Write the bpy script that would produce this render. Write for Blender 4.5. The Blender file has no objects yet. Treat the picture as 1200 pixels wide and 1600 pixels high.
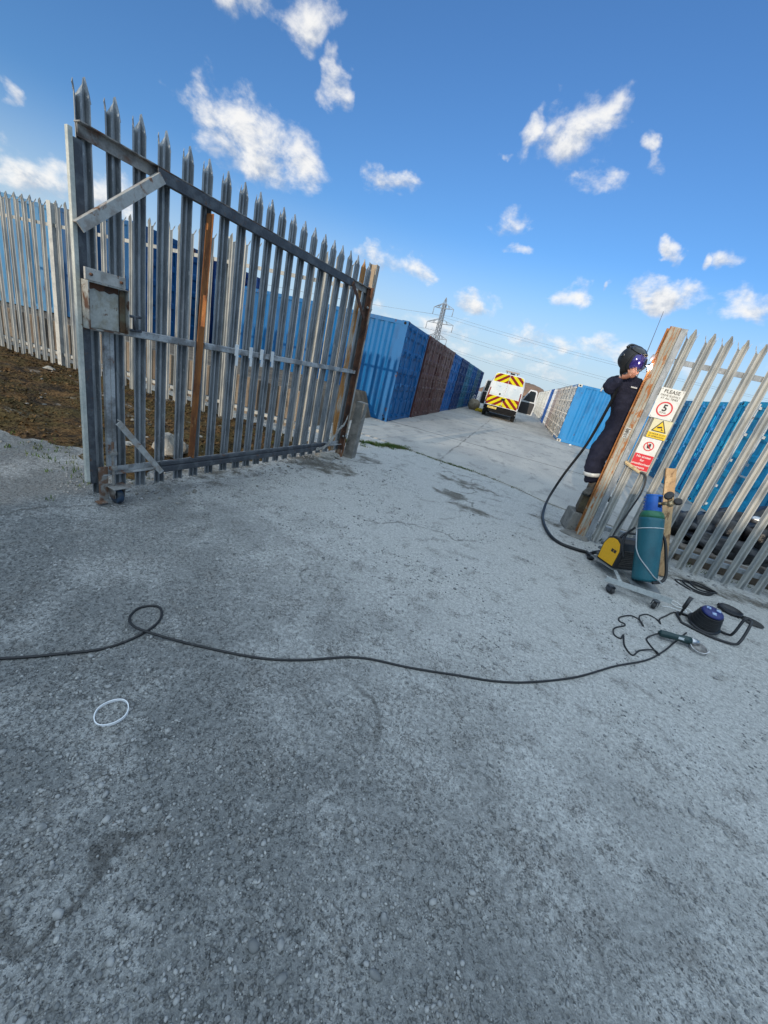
SKY_STR = .10; SUN_STR = 2.7; EXPOSURE = 0.2; SKY_SAT = 1.0; SKY_TINT = (.82,1.24,1.74)
CLOUD_DARK = (3.6,4.2,5.2); CLOUD_LIT = (8.6,8.5,8.3); CLOUD_FILL = (8.9,11.1,13.2); HORIZON = (4.9,6.0,7.1)
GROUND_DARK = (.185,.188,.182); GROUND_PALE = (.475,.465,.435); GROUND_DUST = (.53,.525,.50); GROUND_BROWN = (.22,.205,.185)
HOLLOWS = [(-2.35,4.75,.9,.5,1.0),(-.45,5.35,.35,.25,1.1),(-.35,6.25,.8,.35,.8),(-.1,4.95,.5,.22,.8),(-2.9,3.4,.5,1.2,.75),(3.0,4.9,1.6,.25,.8),(-2.1,5.9,.5,.3,.8),(1.0,5.6,.35,.25,.7)]
SLAB_A = (.45,.42,.375); SLAB_B = (.37,.35,.32); SLAB_C = (.20,.19,.175)
MOSS_BROWN = (.125,.072,.032); MOSS_DARK = (.036,.026,.018); MOSS_GREEN = (.078,.056,.024)
SHADE_SHED_RIDGE = 7.7; SHADE_SHED_X = -7.6
import bpy, math, random
from mathutils import Vector, Matrix, Quaternion, noise
random.seed(7)
SC = bpy.context.scene
COL = SC.collection
R = math.radians
V = Vector

# ------------------------------------------------------------------ helpers
class MB:
    """collects shapes, then links them as ONE mesh object"""
    def __init__(s):
        s.v = []; s.f = []; s.m = []; s.sm = []
    def add(s, vs, fs, m=0, smooth=False, T=None):
        b = len(s.v)
        for p in vs:
            p = V(p)
            s.v.append(tuple(T @ p) if T is not None else tuple(p))
        for f in fs:
            s.f.append(tuple(b + i for i in f)); s.m.append(m); s.sm.append(smooth)
        return s
    def box(s, c, d, m=0, rot=None, T=None, taper=1.0):
        hx, hy, hz = d[0]/2, d[1]/2, d[2]/2
        vs = []
        for z, k in ((-hz, 1), (hz, taper)):
            for x, y in ((-hx, -hy), (hx, -hy), (hx, hy), (-hx, hy)):
                p = V((x*k, y*k, z))
                if rot is not None: p = rot @ p
                vs.append(p + V(c))
        return s.add(vs, [(3,2,1,0),(4,5,6,7),(0,1,5,4),(1,2,6,5),(2,3,7,6),(3,0,4,7)], m, False, T)
    def span(s, a, b, m=0, T=None):
        return s.box([(a[i]+b[i])/2 for i in range(3)], [abs(b[i]-a[i]) for i in range(3)], m, None, T)
    def bar(s, p, q, w, h, up=(0,0,1), m=0, T=None):
        p, q = V(p), V(q); x = (q-p); L = x.length; x.normalize()
        up = V(up)
        if abs(x.dot(up)) > .99: up = V((0,1,0))
        y = up.cross(x).normalized(); z = x.cross(y)
        rot = Matrix((x, y, z)).transposed()
        return s.box((p+q)/2, (L, w, h), m, rot, T)
    def angle(s, p, q, w, t, up=(0,0,1), flip=1, m=0):
        """L-section bar from p to q: one leg along 'up', the other sideways"""
        p, q = V(p), V(q); x = (q-p); L = x.length; x.normalize(); up = V(up)
        y = up.cross(x).normalized()*flip; z = x.cross(y)*flip
        pr = [(0,0),(w,0),(w,t),(t,t),(t,w),(0,w)]
        vs = [p + y*a + z*b for a, b in pr] + [q + y*a + z*b for a, b in pr]
        n = 6
        fs = [(i, (i+1) % n, n+(i+1) % n, n+i) for i in range(n)] + [tuple(range(n))[::-1], tuple(range(n, 2*n))]
        return s.add(vs, fs, m)
    def tube(s, pts, r, n=8, m=0, closed=False, caps=True, T=None):
        pts = [V(p) for p in pts]; N = len(pts)
        rs = r if isinstance(r, (list, tuple)) else [r]*N
        vs = []; nrm = None
        for i, p in enumerate(pts):
            a = pts[(i-1) % N] if (closed or i > 0) else p
            b = pts[(i+1) % N] if (closed or i < N-1) else p
            t = (b-a)
            t = t.normalized() if t.length > 1e-9 else V((0,0,1))
            if nrm is None:
                nrm = t.orthogonal().normalized()
            else:
                nrm = (nrm - t*nrm.dot(t))
                nrm = nrm.normalized() if nrm.length > 1e-6 else t.orthogonal().normalized()
            bn = t.cross(nrm)
            for k in range(n):
                an = 2*math.pi*k/n
                vs.append(p + (nrm*math.cos(an) + bn*math.sin(an))*rs[i])
        fs = []
        for i in range(N if closed else N-1):
            j = (i+1) % N
            for k in range(n):
                l = (k+1) % n
                fs.append((i*n+k, i*n+l, j*n+l, j*n+k))
        if caps and not closed:
            fs.append(tuple(range(n))[::-1]); fs.append(tuple((N-1)*n+k for k in range(n)))
        return s.add(vs, fs, m, True, T)
    def lathe(s, prof, n=24, m=0, T=None, smooth=True):
        vs = []; fs = []
        for r, z in prof:
            for k in range(n):
                a = 2*math.pi*k/n
                vs.append((r*math.cos(a), r*math.sin(a), z))
        P = len(prof)
        for i in range(P-1):
            for k in range(n):
                l = (k+1) % n
                fs.append((i*n+k, i*n+l, (i+1)*n+l, (i+1)*n+k))
        if prof[0][0] > 1e-6: fs.append(tuple(range(n))[::-1])
        if prof[-1][0] > 1e-6: fs.append(tuple((P-1)*n+k for k in range(n)))
        return s.add(vs, fs, m, smooth, T)
    def prism(s, poly, d, axis='y', off=0, m=0, T=None):
        """polygon in the x-z plane pushed d along y (axis y), or x-y pushed along z"""
        n = len(poly)
        if axis == 'y':
            vs = [(a, off, b) for a, b in poly] + [(a, off+d, b) for a, b in poly]
        elif axis == 'x':
            vs = [(off, a, b) for a, b in poly] + [(off+d, a, b) for a, b in poly]
        else:
            vs = [(a, b, off) for a, b in poly] + [(a, b, off+d) for a, b in poly]
        fs = [(i, (i+1) % n, n+(i+1) % n, n+i) for i in range(n)] + [tuple(range(n))[::-1], tuple(range(n, 2*n))]
        return s.add(vs, fs, m, False, T)
    def blob(s, c, r, n=10, amp=.25, seed=0, m=0, scale=(1,1,1), freq=1.3, smooth=True):
        vs = []; fs = []; c = V(c)
        for i in range(n+1):
            th = math.pi*i/n
            for k in range(2*n):
                ph = math.pi*k/n
                d = V((math.sin(th)*math.cos(ph), math.sin(th)*math.sin(ph), math.cos(th)))
                q = r*(1+amp*noise.noise(d*freq+V((seed*3.1, seed*1.7, seed))))
                vs.append(c + V((d.x*q*scale[0], d.y*q*scale[1], d.z*q*scale[2])))
        for i in range(n):
            for k in range(2*n):
                l = (k+1) % (2*n)
                fs.append((i*2*n+k, (i+1)*2*n+k, (i+1)*2*n+l, i*2*n+l))
        return s.add(vs, fs, m, smooth)
    def build(s, name, mats, parent=None, bevel=0, solid=0, fix=True, loc=None):
        me = bpy.data.meshes.new(name)
        me.from_pydata(s.v, [], s.f)
        if not isinstance(mats, (list, tuple)): mats = [mats]
        for k in mats: me.materials.append(k)
        me.polygons.foreach_set('material_index', s.m)
        me.polygons.foreach_set('use_smooth', s.sm)
        if fix:
            import bmesh
            bm = bmesh.new(); bm.from_mesh(me)
            bmesh.ops.remove_doubles(bm, verts=bm.verts, dist=1e-6)
            bmesh.ops.recalc_face_normals(bm, faces=bm.faces)
            bm.to_mesh(me); bm.free()
        o = bpy.data.objects.new(name, me); COL.objects.link(o)
        if parent is not None: o.parent = parent
        if loc is not None: o.location = loc
        if solid:
            k = o.modifiers.new('thick', 'SOLIDIFY'); k.thickness = solid; k.offset = 0
        if bevel:
            k = o.modifiers.new('edge', 'BEVEL'); k.width = bevel; k.segments = 2; k.limit_method = 'ANGLE'; k.angle_limit = R(40)
        return o

def tag(o, label=None, cat=None, group=None, kind=None):
    if label: o['label'] = label
    if cat: o['category'] = cat
    if group: o['group'] = group
    if kind: o['kind'] = kind
    return o
def thing(name, label, cat, loc=(0,0,0), rz=0, group=None):
    o = bpy.data.objects.new(name, None); COL.objects.link(o)
    o.location = loc; o.rotation_euler = (0,0,rz); o.empty_display_size = .2
    return tag(o, label, cat, group)
def copy_tree(o, parent=None):
    c = o.copy(); COL.objects.link(c)
    if parent is not None: c.parent = parent
    for ch in [x for x in KIDS(o)]: copy_tree(ch, c)
    return c
def KIDS(o): return [x for x in bpy.data.objects if x.parent == o]
def smoothpath(pts, k=6):
    """Catmull-Rom through points"""
    P = [V(p) for p in pts]; out = []
    for i in range(len(P)-1):
        a, b, c, d = P[max(i-1,0)], P[i], P[i+1], P[min(i+2,len(P)-1)]
        for j in range(k):
            t = j/k
            out.append(.5*((2*b)+(c-a)*t+(2*a-5*b+4*c-d)*t*t+(3*b-a-3*c+d)*t**3))
    out.append(P[-1]); return out
def text_mesh(txt, size, mat, parent, name='lettering', align='CENTER', bold=0.0, depth=0.0006):
    cu = bpy.data.curves.new(name, 'FONT'); cu.body = txt; cu.size = size; cu.align_x = align; cu.align_y = 'CENTER'
    cu.extrude = depth; cu.offset = bold; cu.resolution_u = 3
    t = bpy.data.objects.new('tmp', cu); COL.objects.link(t)
    dg = bpy.context.evaluated_depsgraph_get()
    me = bpy.data.meshes.new_from_object(t.evaluated_get(dg)); me.name = name
    bpy.data.objects.remove(t)
    me.materials.clear(); me.materials.append(mat)
    o = bpy.data.objects.new(name, me); COL.objects.link(o); o.parent = parent
    return o

# ------------------------------------------------------------------ materials
class NT:
    def __init__(s, m): s.t = m.node_tree; s.n = s.t.nodes; s.l = s.t.links
    def new(s, k, **kw):
        n = s.n.new(k)
        for a, b in kw.items(): setattr(n, a, b)
        return n
    def link(s, a, b): s.l.new(a, b)
    def val(s, sock, x):
        if hasattr(x, 'is_linked') or isinstance(x, bpy.types.NodeSocket): s.l.new(x, sock)
        else: sock.default_value = x
    def math(s, op, a, b=None, clamp=False):
        n = s.new('ShaderNodeMath', operation=op); n.use_clamp = clamp
        s.val(n.inputs[0], a)
        if b is not None: s.val(n.inputs[1], b)
        return n.outputs[0]
    def vmath(s, op, a, b=None):
        n = s.new('ShaderNodeVectorMath', operation=op); s.val(n.inputs[0], a)
        if b is not None: s.val(n.inputs[1], b)
        return n
    def noise(s, vec, scale=5, detail=4, rough=.55, dist=0):
        n = s.new('ShaderNodeTexNoise'); s.link(vec, n.inputs['Vector'])
        n.inputs['Scale'].default_value = scale; n.inputs['Detail'].default_value = detail
        n.inputs['Roughness'].default_value = rough; n.inputs['Distortion'].default_value = dist
        return n.outputs['Fac']
    def ramp(s, x, a, b, c=None, d=None):
        n = s.new('ShaderNodeMapRange'); n.interpolation_type = 'SMOOTHSTEP'
        s.val(n.inputs[0], x); n.inputs[1].default_value = a; n.inputs[2].default_value = b
        n.inputs[3].default_value = 0 if c is None else c; n.inputs[4].default_value = 1 if d is None else d
        return n.outputs[0]
    def mix(s, f, a, b, mode='MIX'):
        n = s.new('ShaderNodeMix', data_type='RGBA', blend_type=mode)
        s.val(n.inputs[0], f)
        for sock, x in ((n.inputs[6], a), (n.inputs[7], b)):
            if isinstance(x, (tuple, list)): sock.default_value = (*x[:3], 1)
            else: s.link(x, sock)
        return n.outputs[2]
def newmat(name):
    m = bpy.data.materials.new(name); m.use_nodes = True
    t = NT(m); bs = t.n['Principled BSDF']
    return m, t, bs
def M(name, c1, c2=None, scale=6, thr=(.42,.62), rough=.6, metal=0, c3=None, s3=9, thr3=(.56,.66), bump=0, bscale=40,
      stretch=(1,1,1), objcol=False, coord='pos', spec=.5, rough2=None, fine=.12, coat=0):
    m, t, bs = newmat(name)
    if coord == 'pos': v = t.new('ShaderNodeNewGeometry').outputs['Position']
    else: v = t.new('ShaderNodeTexCoord').outputs['Object']
    vs = t.vmath('MULTIPLY', v, stretch).outputs[0]
    if objcol:
        col = t.new('ShaderNodeObjectInfo').outputs['Color']
    else:
        rgb = t.new('ShaderNodeRGB'); rgb.outputs[0].default_value = (*c1, 1); col = rgb.outputs[0]
    if c2 is not None:
        f = t.ramp(t.noise(vs, scale, 5, .6), *thr)
        if isinstance(c2, float):   # multiply by a tone
            dark = t.mix(1.0, col, (c2, c2, c2), 'MULTIPLY')
        else: dark = c2
        col = t.mix(f, col, dark)
    if fine:
        g = t.noise(v, bscale*1.3, 3, .7)
        k = t.ramp(g, .25, .75, 1-fine, 1+fine)
        cmb = t.new('ShaderNodeCombineColor'); 
        for i in range(3): t.link(k, cmb.inputs[i])
        col = t.mix(1.0, col, cmb.outputs[0], 'MULTIPLY')
    if c3 is not None:
        f3 = t.ramp(t.noise(vs, s3, 6, .65, .4), *thr3)
        col = t.mix(f3, col, c3)
        if rough2 is not None:
            t.link(t.ramp(f3, 0, 1, rough, rough2), bs.inputs['Roughness'])
        if metal: t.link(t.ramp(f3, 0, 1, metal, 0), bs.inputs['Metallic'])
    t.link(col, bs.inputs['Base Color'])
    if not bs.inputs['Roughness'].is_linked: bs.inputs['Roughness'].default_value = rough
    if not bs.inputs['Metallic'].is_linked: bs.inputs['Metallic'].default_value = metal
    bs.inputs['Specular IOR Level'].default_value = spec
    if coat: bs.inputs['Coat Weight'].default_value = coat; bs.inputs['Coat Roughness'].default_value = .08
    if bump:
        b = t.new('ShaderNodeBump'); b.inputs['Strength'].default_value = bump; b.inputs['Distance'].default_value = .01
        t.link(t.noise(v, bscale, 4, .6), b.inputs['Height']); t.link(b.outputs[0], bs.inputs['Normal'])
    return m

GALV = M('galvanised_steel', (.30,.315,.325), (.19,.205,.215), 14, (.4,.65), .5, .3, c3=(.44,.45,.45), s3=60, thr3=(.58,.7), bump=.12, bscale=90, stretch=(1,1,.35))
GALV_PALE = M('pale_galvanised_steel', (.42,.41,.375), (.27,.28,.275), 8, (.42,.62), .68, .1, spec=.3, c3=(.30,.25,.19), s3=22, thr3=(.66,.74), bump=.1, bscale=90, stretch=(1,1,.3))
GALV_OLD = M('old_galvanised_angle', (.42,.43,.43), (.20,.20,.20), 7, (.42,.6), .6, .2, c3=(.17,.075,.035), s3=14, thr3=(.60,.68), bump=.3, bscale=70)
DARKSTEEL = M('dark_weathered_steel', (.055,.06,.07), (.10,.11,.12), 12, (.45,.65), .55, .2, c3=(.11,.055,.03), s3=16, thr3=(.6,.7), bump=.35, bscale=60)
RUST_RAIL = M('rust_stained_rail', (.30,.29,.27), (.07,.05,.04), 5, (.38,.6), .65, .1, c3=(.15,.07,.035), s3=9, thr3=(.52,.66), bump=.4, bscale=60)
RUST = M('orange_rust', (.34,.13,.035), (.17,.058,.02), 7, (.4,.62), .85, 0, c3=(.46,.24,.09), s3=18, thr3=(.6,.7), bump=.4, bscale=70, stretch=(1,1,.4))
RUST_DARK = M('dark_rust', (.115,.05,.026), (.05,.028,.02), 9, (.4,.62), .85, 0, c3=(.22,.10,.04), s3=14, thr3=(.6,.7), bump=.4, bscale=70)
RSJ = M('rusted_painted_post', (.38,.35,.28), (.29,.26,.20), 9, (.4,.62), .75, 0, c3=(.33,.125,.04), s3=13, thr3=(.53,.62), bump=.4, bscale=55, stretch=(1.6,1,.45), rough2=.9)
RSJ_EDGE = M('rusted_post_edge', (.40,.17,.05), (.30,.105,.03), 9, (.4,.6), .85, 0, c3=(.42,.36,.27), s3=12, thr3=(.6,.68), bump=.4, bscale=55)
PAINTMETAL = M('old_white_paint', (.42,.42,.38), (.33,.31,.25), 14, (.45,.65), .65, 0, c3=(.14,.065,.03), s3=11, thr3=(.63,.70), bump=.3, bscale=50)
CONC = M('old_concrete', (.27,.25,.22), (.17,.16,.14), 6, (.4,.62), .95, 0, c3=(.09,.085,.065), s3=8, thr3=(.58,.7), bump=.8, bscale=60)
CONC_BROWN = M('stained_concrete_wall', (.23,.185,.14), (.13,.10,.075), 2.2, (.4,.62), .95, 0, c3=(.07,.06,.05), s3=3.2, thr3=(.55,.68), bump=.8, bscale=35, stretch=(1,1,.5))
TIMBER = M('pale_raw_timber', (.50,.33,.17), (.38,.23,.11), 9, (.42,.62), .8, 0, c3=(.20,.11,.05), s3=20, thr3=(.54,.64), bump=.3, bscale=50, stretch=(1,1,.12))
TIMBER_GREY = M('grey_timber', (.30,.26,.21), (.20,.17,.13), 14, (.42,.62), .85, 0, bump=.4, bscale=60, stretch=(.2,1,1))
RUBBER = M('black_rubber', (.016,.016,.017), (.03,.03,.03), 20, (.45,.65), .55, 0, bump=.1, bscale=90)
CABLE = M('black_cable', (.013,.013,.014), (.05,.05,.052), 30, (.6,.75), .5, 0, fine=0)
PLASTIC_BLK = M('black_plastic', (.018,.018,.02), (.03,.03,.033), 20, (.5,.7), .38, 0, fine=.05)
PLASTIC_BLUE = M('blue_plastic', (.011,.11,.44), (.01,.08,.34), 10, (.5,.7), .4, 0, fine=.05)
PLASTIC_NAVY = M('navy_plastic', (.012,.02,.13), (.01,.015,.09), 10, (.5,.7), .4, 0, fine=.05)
YELLOW = M('yellow_panel', (.82,.41,.010), (.70,.33,.012), 9, (.55,.75), .4, 0, fine=.05)
TEAL = M('teal_cylinder_paint', (.012,.115,.145), (.009,.085,.112), 6, (.42,.65), .38, 0, c3=(.07,.18,.17), s3=26, thr3=(.67,.74), bump=.05, bscale=40, stretch=(1,1,.5), fine=.08)
GREENPAINT = M('green_shoulder_paint', (.03,.16,.075), (.02,.11,.06), 8, (.45,.65), .42, 0, fine=.08)
BOSCHGREEN = M('dark_green_tool_plastic', (.010,.036,.036), (.02,.05,.05), 16, (.5,.7), .4, 0, fine=.05)
CHROME = M('bright_worn_steel', (.55,.55,.56), (.35,.35,.36), 20, (.45,.65), .3, .9, fine=.05)
BRASS = M('brass', (.42,.33,.20), (.25,.18,.09), 25, (.45,.65), .4, .6, fine=.05)
WHITE = M('white_plastic', (.72,.72,.70), (.62,.62,.60), 12, (.5,.7), .5, 0, fine=.04)
SIGNWHITE = M('sign_white', (.70,.68,.62), (.62,.59,.52), 16, (.5,.72), .45, 0, fine=.03)
SIGNYEL = M('sign_yellow', (.78,.52,.02), (.66,.43,.03), 14, (.55,.75), .45, 0, fine=.03)
SIGNRED = M('sign_red', (.60,.02,.03), (.5,.02,.03), 14, (.55,.75), .45, 0, fine=.03)
SIGNBLACK = M('sign_black', (.02,.02,.02), None, rough=.5, fine=0)
STONE = M('pale_stone', (.34,.32,.28), (.24,.22,.19), 9, (.4,.62), .95, 0, bump=.7, bscale=50)
STEEL = M('bare_steel', (.28,.30,.30), (.18,.19,.19), 14, (.45,.65), .5, .5, fine=.1, bump=.1, bscale=60)
# ------------------------------------------------------------------ sky, sun, camera
SUN_AZ = R(189.0)      # compass-like bearing from +Y towards +X: behind the camera, to its left
SUN_EL = R(11.0)
w = bpy.data.worlds.new('World'); SC.world = w; w.use_nodes = True
t = NT(w)
for n in list(t.n): t.n.remove(n)
out = t.new('ShaderNodeOutputWorld'); bg = t.new('ShaderNodeBackground')
sky = t.new('ShaderNodeTexSky', sky_type='NISHITA'); sky.sun_disc = False
sky.sun_elevation = SUN_EL; sky.sun_rotation = SUN_AZ
sky.air_density = 1.0; sky.dust_density = .6; sky.ozone_density = 2.2
bg.inputs['Strength'].default_value = SKY_STR
d = t.vmath('NORMALIZE', t.new('ShaderNodeTexCoord').outputs['Generated']).outputs[0]
sep = t.new('ShaderNodeSeparateXYZ'); t.link(d, sep.inputs[0])
az = t.math('MULTIPLY', t.math('ARCTAN2', sep.outputs[0], sep.outputs[1]), 57.2958)
el = t.math('MULTIPLY', t.math('ARCSINE', sep.outputs[2]), 57.2958)
# small curls that break the outlines of the clouds
wn = t.new('ShaderNodeTexNoise'); t.link(d, wn.inputs['Vector']); wn.inputs['Scale'].default_value = 16; wn.inputs['Detail'].default_value = 5
wv = t.vmath('SUBTRACT', wn.outputs['Color'], (.5,.5,.5)); ws = t.new('ShaderNodeSeparateXYZ'); t.link(wv.outputs[0], ws.inputs[0])
azw = t.math('ADD', az, t.math('MULTIPLY', ws.outputs[0], 7.0)); elw = t.math('ADD', el, t.math('MULTIPLY', ws.outputs[1], 4.4))
# azimuth, elevation, half width, half height (degrees), density
CLOUDS = [(-40.4,27.2,3.2,1.2,1),(-34.8,28.4,2.3,2.2,.9),(-31.2,24.9,1.0,1.8,.75),(-38.2,17.9,6.2,3.4,1.2),(-43.6,18.9,2.6,1.2,1),(-23.1,19.2,2.6,1.0,.85),
 (-59.4,13.7,.9,.7,.8),(-57.9,8.3,3.0,1.9,1.05),(-60.5,9.8,1.2,1.4,.9),(-19.7,11.6,4.2,1.6,1),(-9.1,9.6,2.8,1.1,1),
 (-2.9,26.4,3.4,2.6,1.15),(-8.0,25.9,1.3,1.9,.9),(3.9,25.7,1.2,.9,.9),(.3,23.2,2.4,1.3,.62),(-8.1,18.4,2.4,1.4,.95),(-6.9,16.0,1.8,.6,.8),
 (1.7,12.8,2.1,1.5,1.05),(12.0,13.9,3.4,1.35,1.2),(15.9,17.6,1.3,.8,.9),(10.4,17.5,.8,.8,.85),(19.9,13.5,2.8,1.3,1.1),(14.0,17.1,.6,.5,.7),
 (5.5,13.9,.5,.5,.75),(-9.9,24.0,.8,.4,.5),(4.7,24.2,1.1,.6,.5),(-52.2,8.8,3.6,2.0,1),(-23.4,11.9,2.6,1.3,.8),(-.3,7.2,4.8,1.2,.72),(6.8,8.2,3.0,1.0,.75),
 (-17.1,5.6,4.6,1.2,.6),(11.8,7.3,6.0,1.5,.7),(-10.1,6.0,5.4,1.3,.6),(14.0,3.4,6.0,1.6,.6),(-2,4.2,9,1.3,.55),(28,9,5,2,.9),(-75,12,6,3,1),(60,15,9,4,1),(110,25,14,6,1),(-120,22,15,6,1),(160,14,12,4,1)]
F = None; S = None
for (a, e, da, de, k) in CLOUDS:
    x = t.math('DIVIDE', t.math('SUBTRACT', azw, a), da*.93); y = t.math('DIVIDE', t.math('SUBTRACT', elw, e), de*.90)
    r2 = t.math('ADD', t.math('MULTIPLY', x, x), t.math('MULTIPLY', y, y))
    g = t.math('MULTIPLY', t.math('SUBTRACT', 1.0, t.math('MULTIPLY', r2, .50)), k*.86)
    if F is None: F = g; S = t.math('MULTIPLY', y, t.math('MAXIMUM', g, 0.0))
    else:
        F = t.math('MAXIMUM', F, g); S = t.math('ADD', S, t.math('MULTIPLY', y, t.math('MAXIMUM', g, 0.0)))
dv = t.vmath('MULTIPLY', d, (1,1,1.5)).outputs[0]
n1 = t.noise(dv, 14, 9, .60, .15)
off = t.vmath('ADD', dv, (-.010,-.012,.014)).outputs[0]
n2 = t.noise(off, 14, 9, .60, .15)
dens = t.ramp(t.math('ADD', F, t.math('MULTIPLY', t.math('SUBTRACT', n1, .5), 3.2)), .04, 1.22)
puff = t.math('MULTIPLY', t.math('SUBTRACT', n1, n2), 3.2)
# unseen broken cloud bank added overhead and behind the camera to brighten shaded ground
over = t.vmath('DOT_PRODUCT', d, tuple(V((.06,-.30,.95)).normalized())).outputs['Value']
bank = t.math('ADD', t.ramp(over, .50, .66), t.math('MULTIPLY', t.math('SUBTRACT', t.noise(dv, 3.2, 6, .6, .3), .5), 1.5))
overd = t.math('MULTIPLY', t.ramp(bank, .30, .75), t.ramp(over, .46, .56))
light = t.ramp(t.math('ADD', t.math('ADD', puff, t.math('MULTIPLY', S, .55)), .12), -.75, .55)
cloudcol = t.mix(light, CLOUD_DARK, CLOUD_LIT)
hs = t.new('ShaderNodeHueSaturation'); hs.inputs['Saturation'].default_value = SKY_SAT; hs.inputs['Value'].default_value = 1.0
t.link(sky.outputs[0], hs.inputs['Color'])
tint = t.mix(1.0, hs.outputs[0], SKY_TINT, 'MULTIPLY')
# thin bright air low over the horizon
low = t.ramp(el, 17.0, 1.0)
skyc = t.mix(t.math('MULTIPLY', low, .88), tint, HORIZON)
fin = t.mix(t.math('MULTIPLY', dens, .94), skyc, cloudcol)
fin = t.mix(t.math('MULTIPLY', overd, .94), fin, CLOUD_FILL)
t.link(fin, bg.inputs['Color']); t.link(bg.outputs[0], out.inputs['Surface'])

sd = bpy.data.lights.new('sun', 'SUN'); sd.energy = SUN_STR; sd.angle = R(.5); sd.color = (1.0, .86, .68)
so = bpy.data.objects.new('sun', sd); COL.objects.link(so)
sdir = V((math.sin(SUN_AZ)*math.cos(SUN_EL), math.cos(SUN_AZ)*math.cos(SUN_EL), math.sin(SUN_EL)))
so.rotation_euler = (-sdir).to_track_quat('-Z', 'Y').to_euler(); so.location = (-20,-30,20)

cd = bpy.data.cameras.new('camera'); cam = bpy.data.objects.new('camera', cd); COL.objects.link(cam); SC.camera = cam
cd.sensor_fit = 'HORIZONTAL'; cd.sensor_width = 36; cd.lens = 594.953/1200*36; cd.clip_start = .02; cd.clip_end = 3000
MC = ((0.91903947,0.31918586,-0.23127222),(0.32325708,-0.27459577,0.90559485),(0.2255467,-0.90703779,-0.35554344))
rm = Matrix(((MC[0][0],-MC[0][1],-MC[0][2]),(MC[1][0],-MC[1][1],-MC[1][2]),(MC[2][0],-MC[2][1],-MC[2][2])))
cam.matrix_world = Matrix.Translation((0,0,1.5)) @ rm.to_4x4()
vs_ = SC.view_settings; vs_.view_transform = 'Standard'; vs_.look = 'None'; vs_.gamma = 1; vs_.exposure = EXPOSURE
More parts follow.
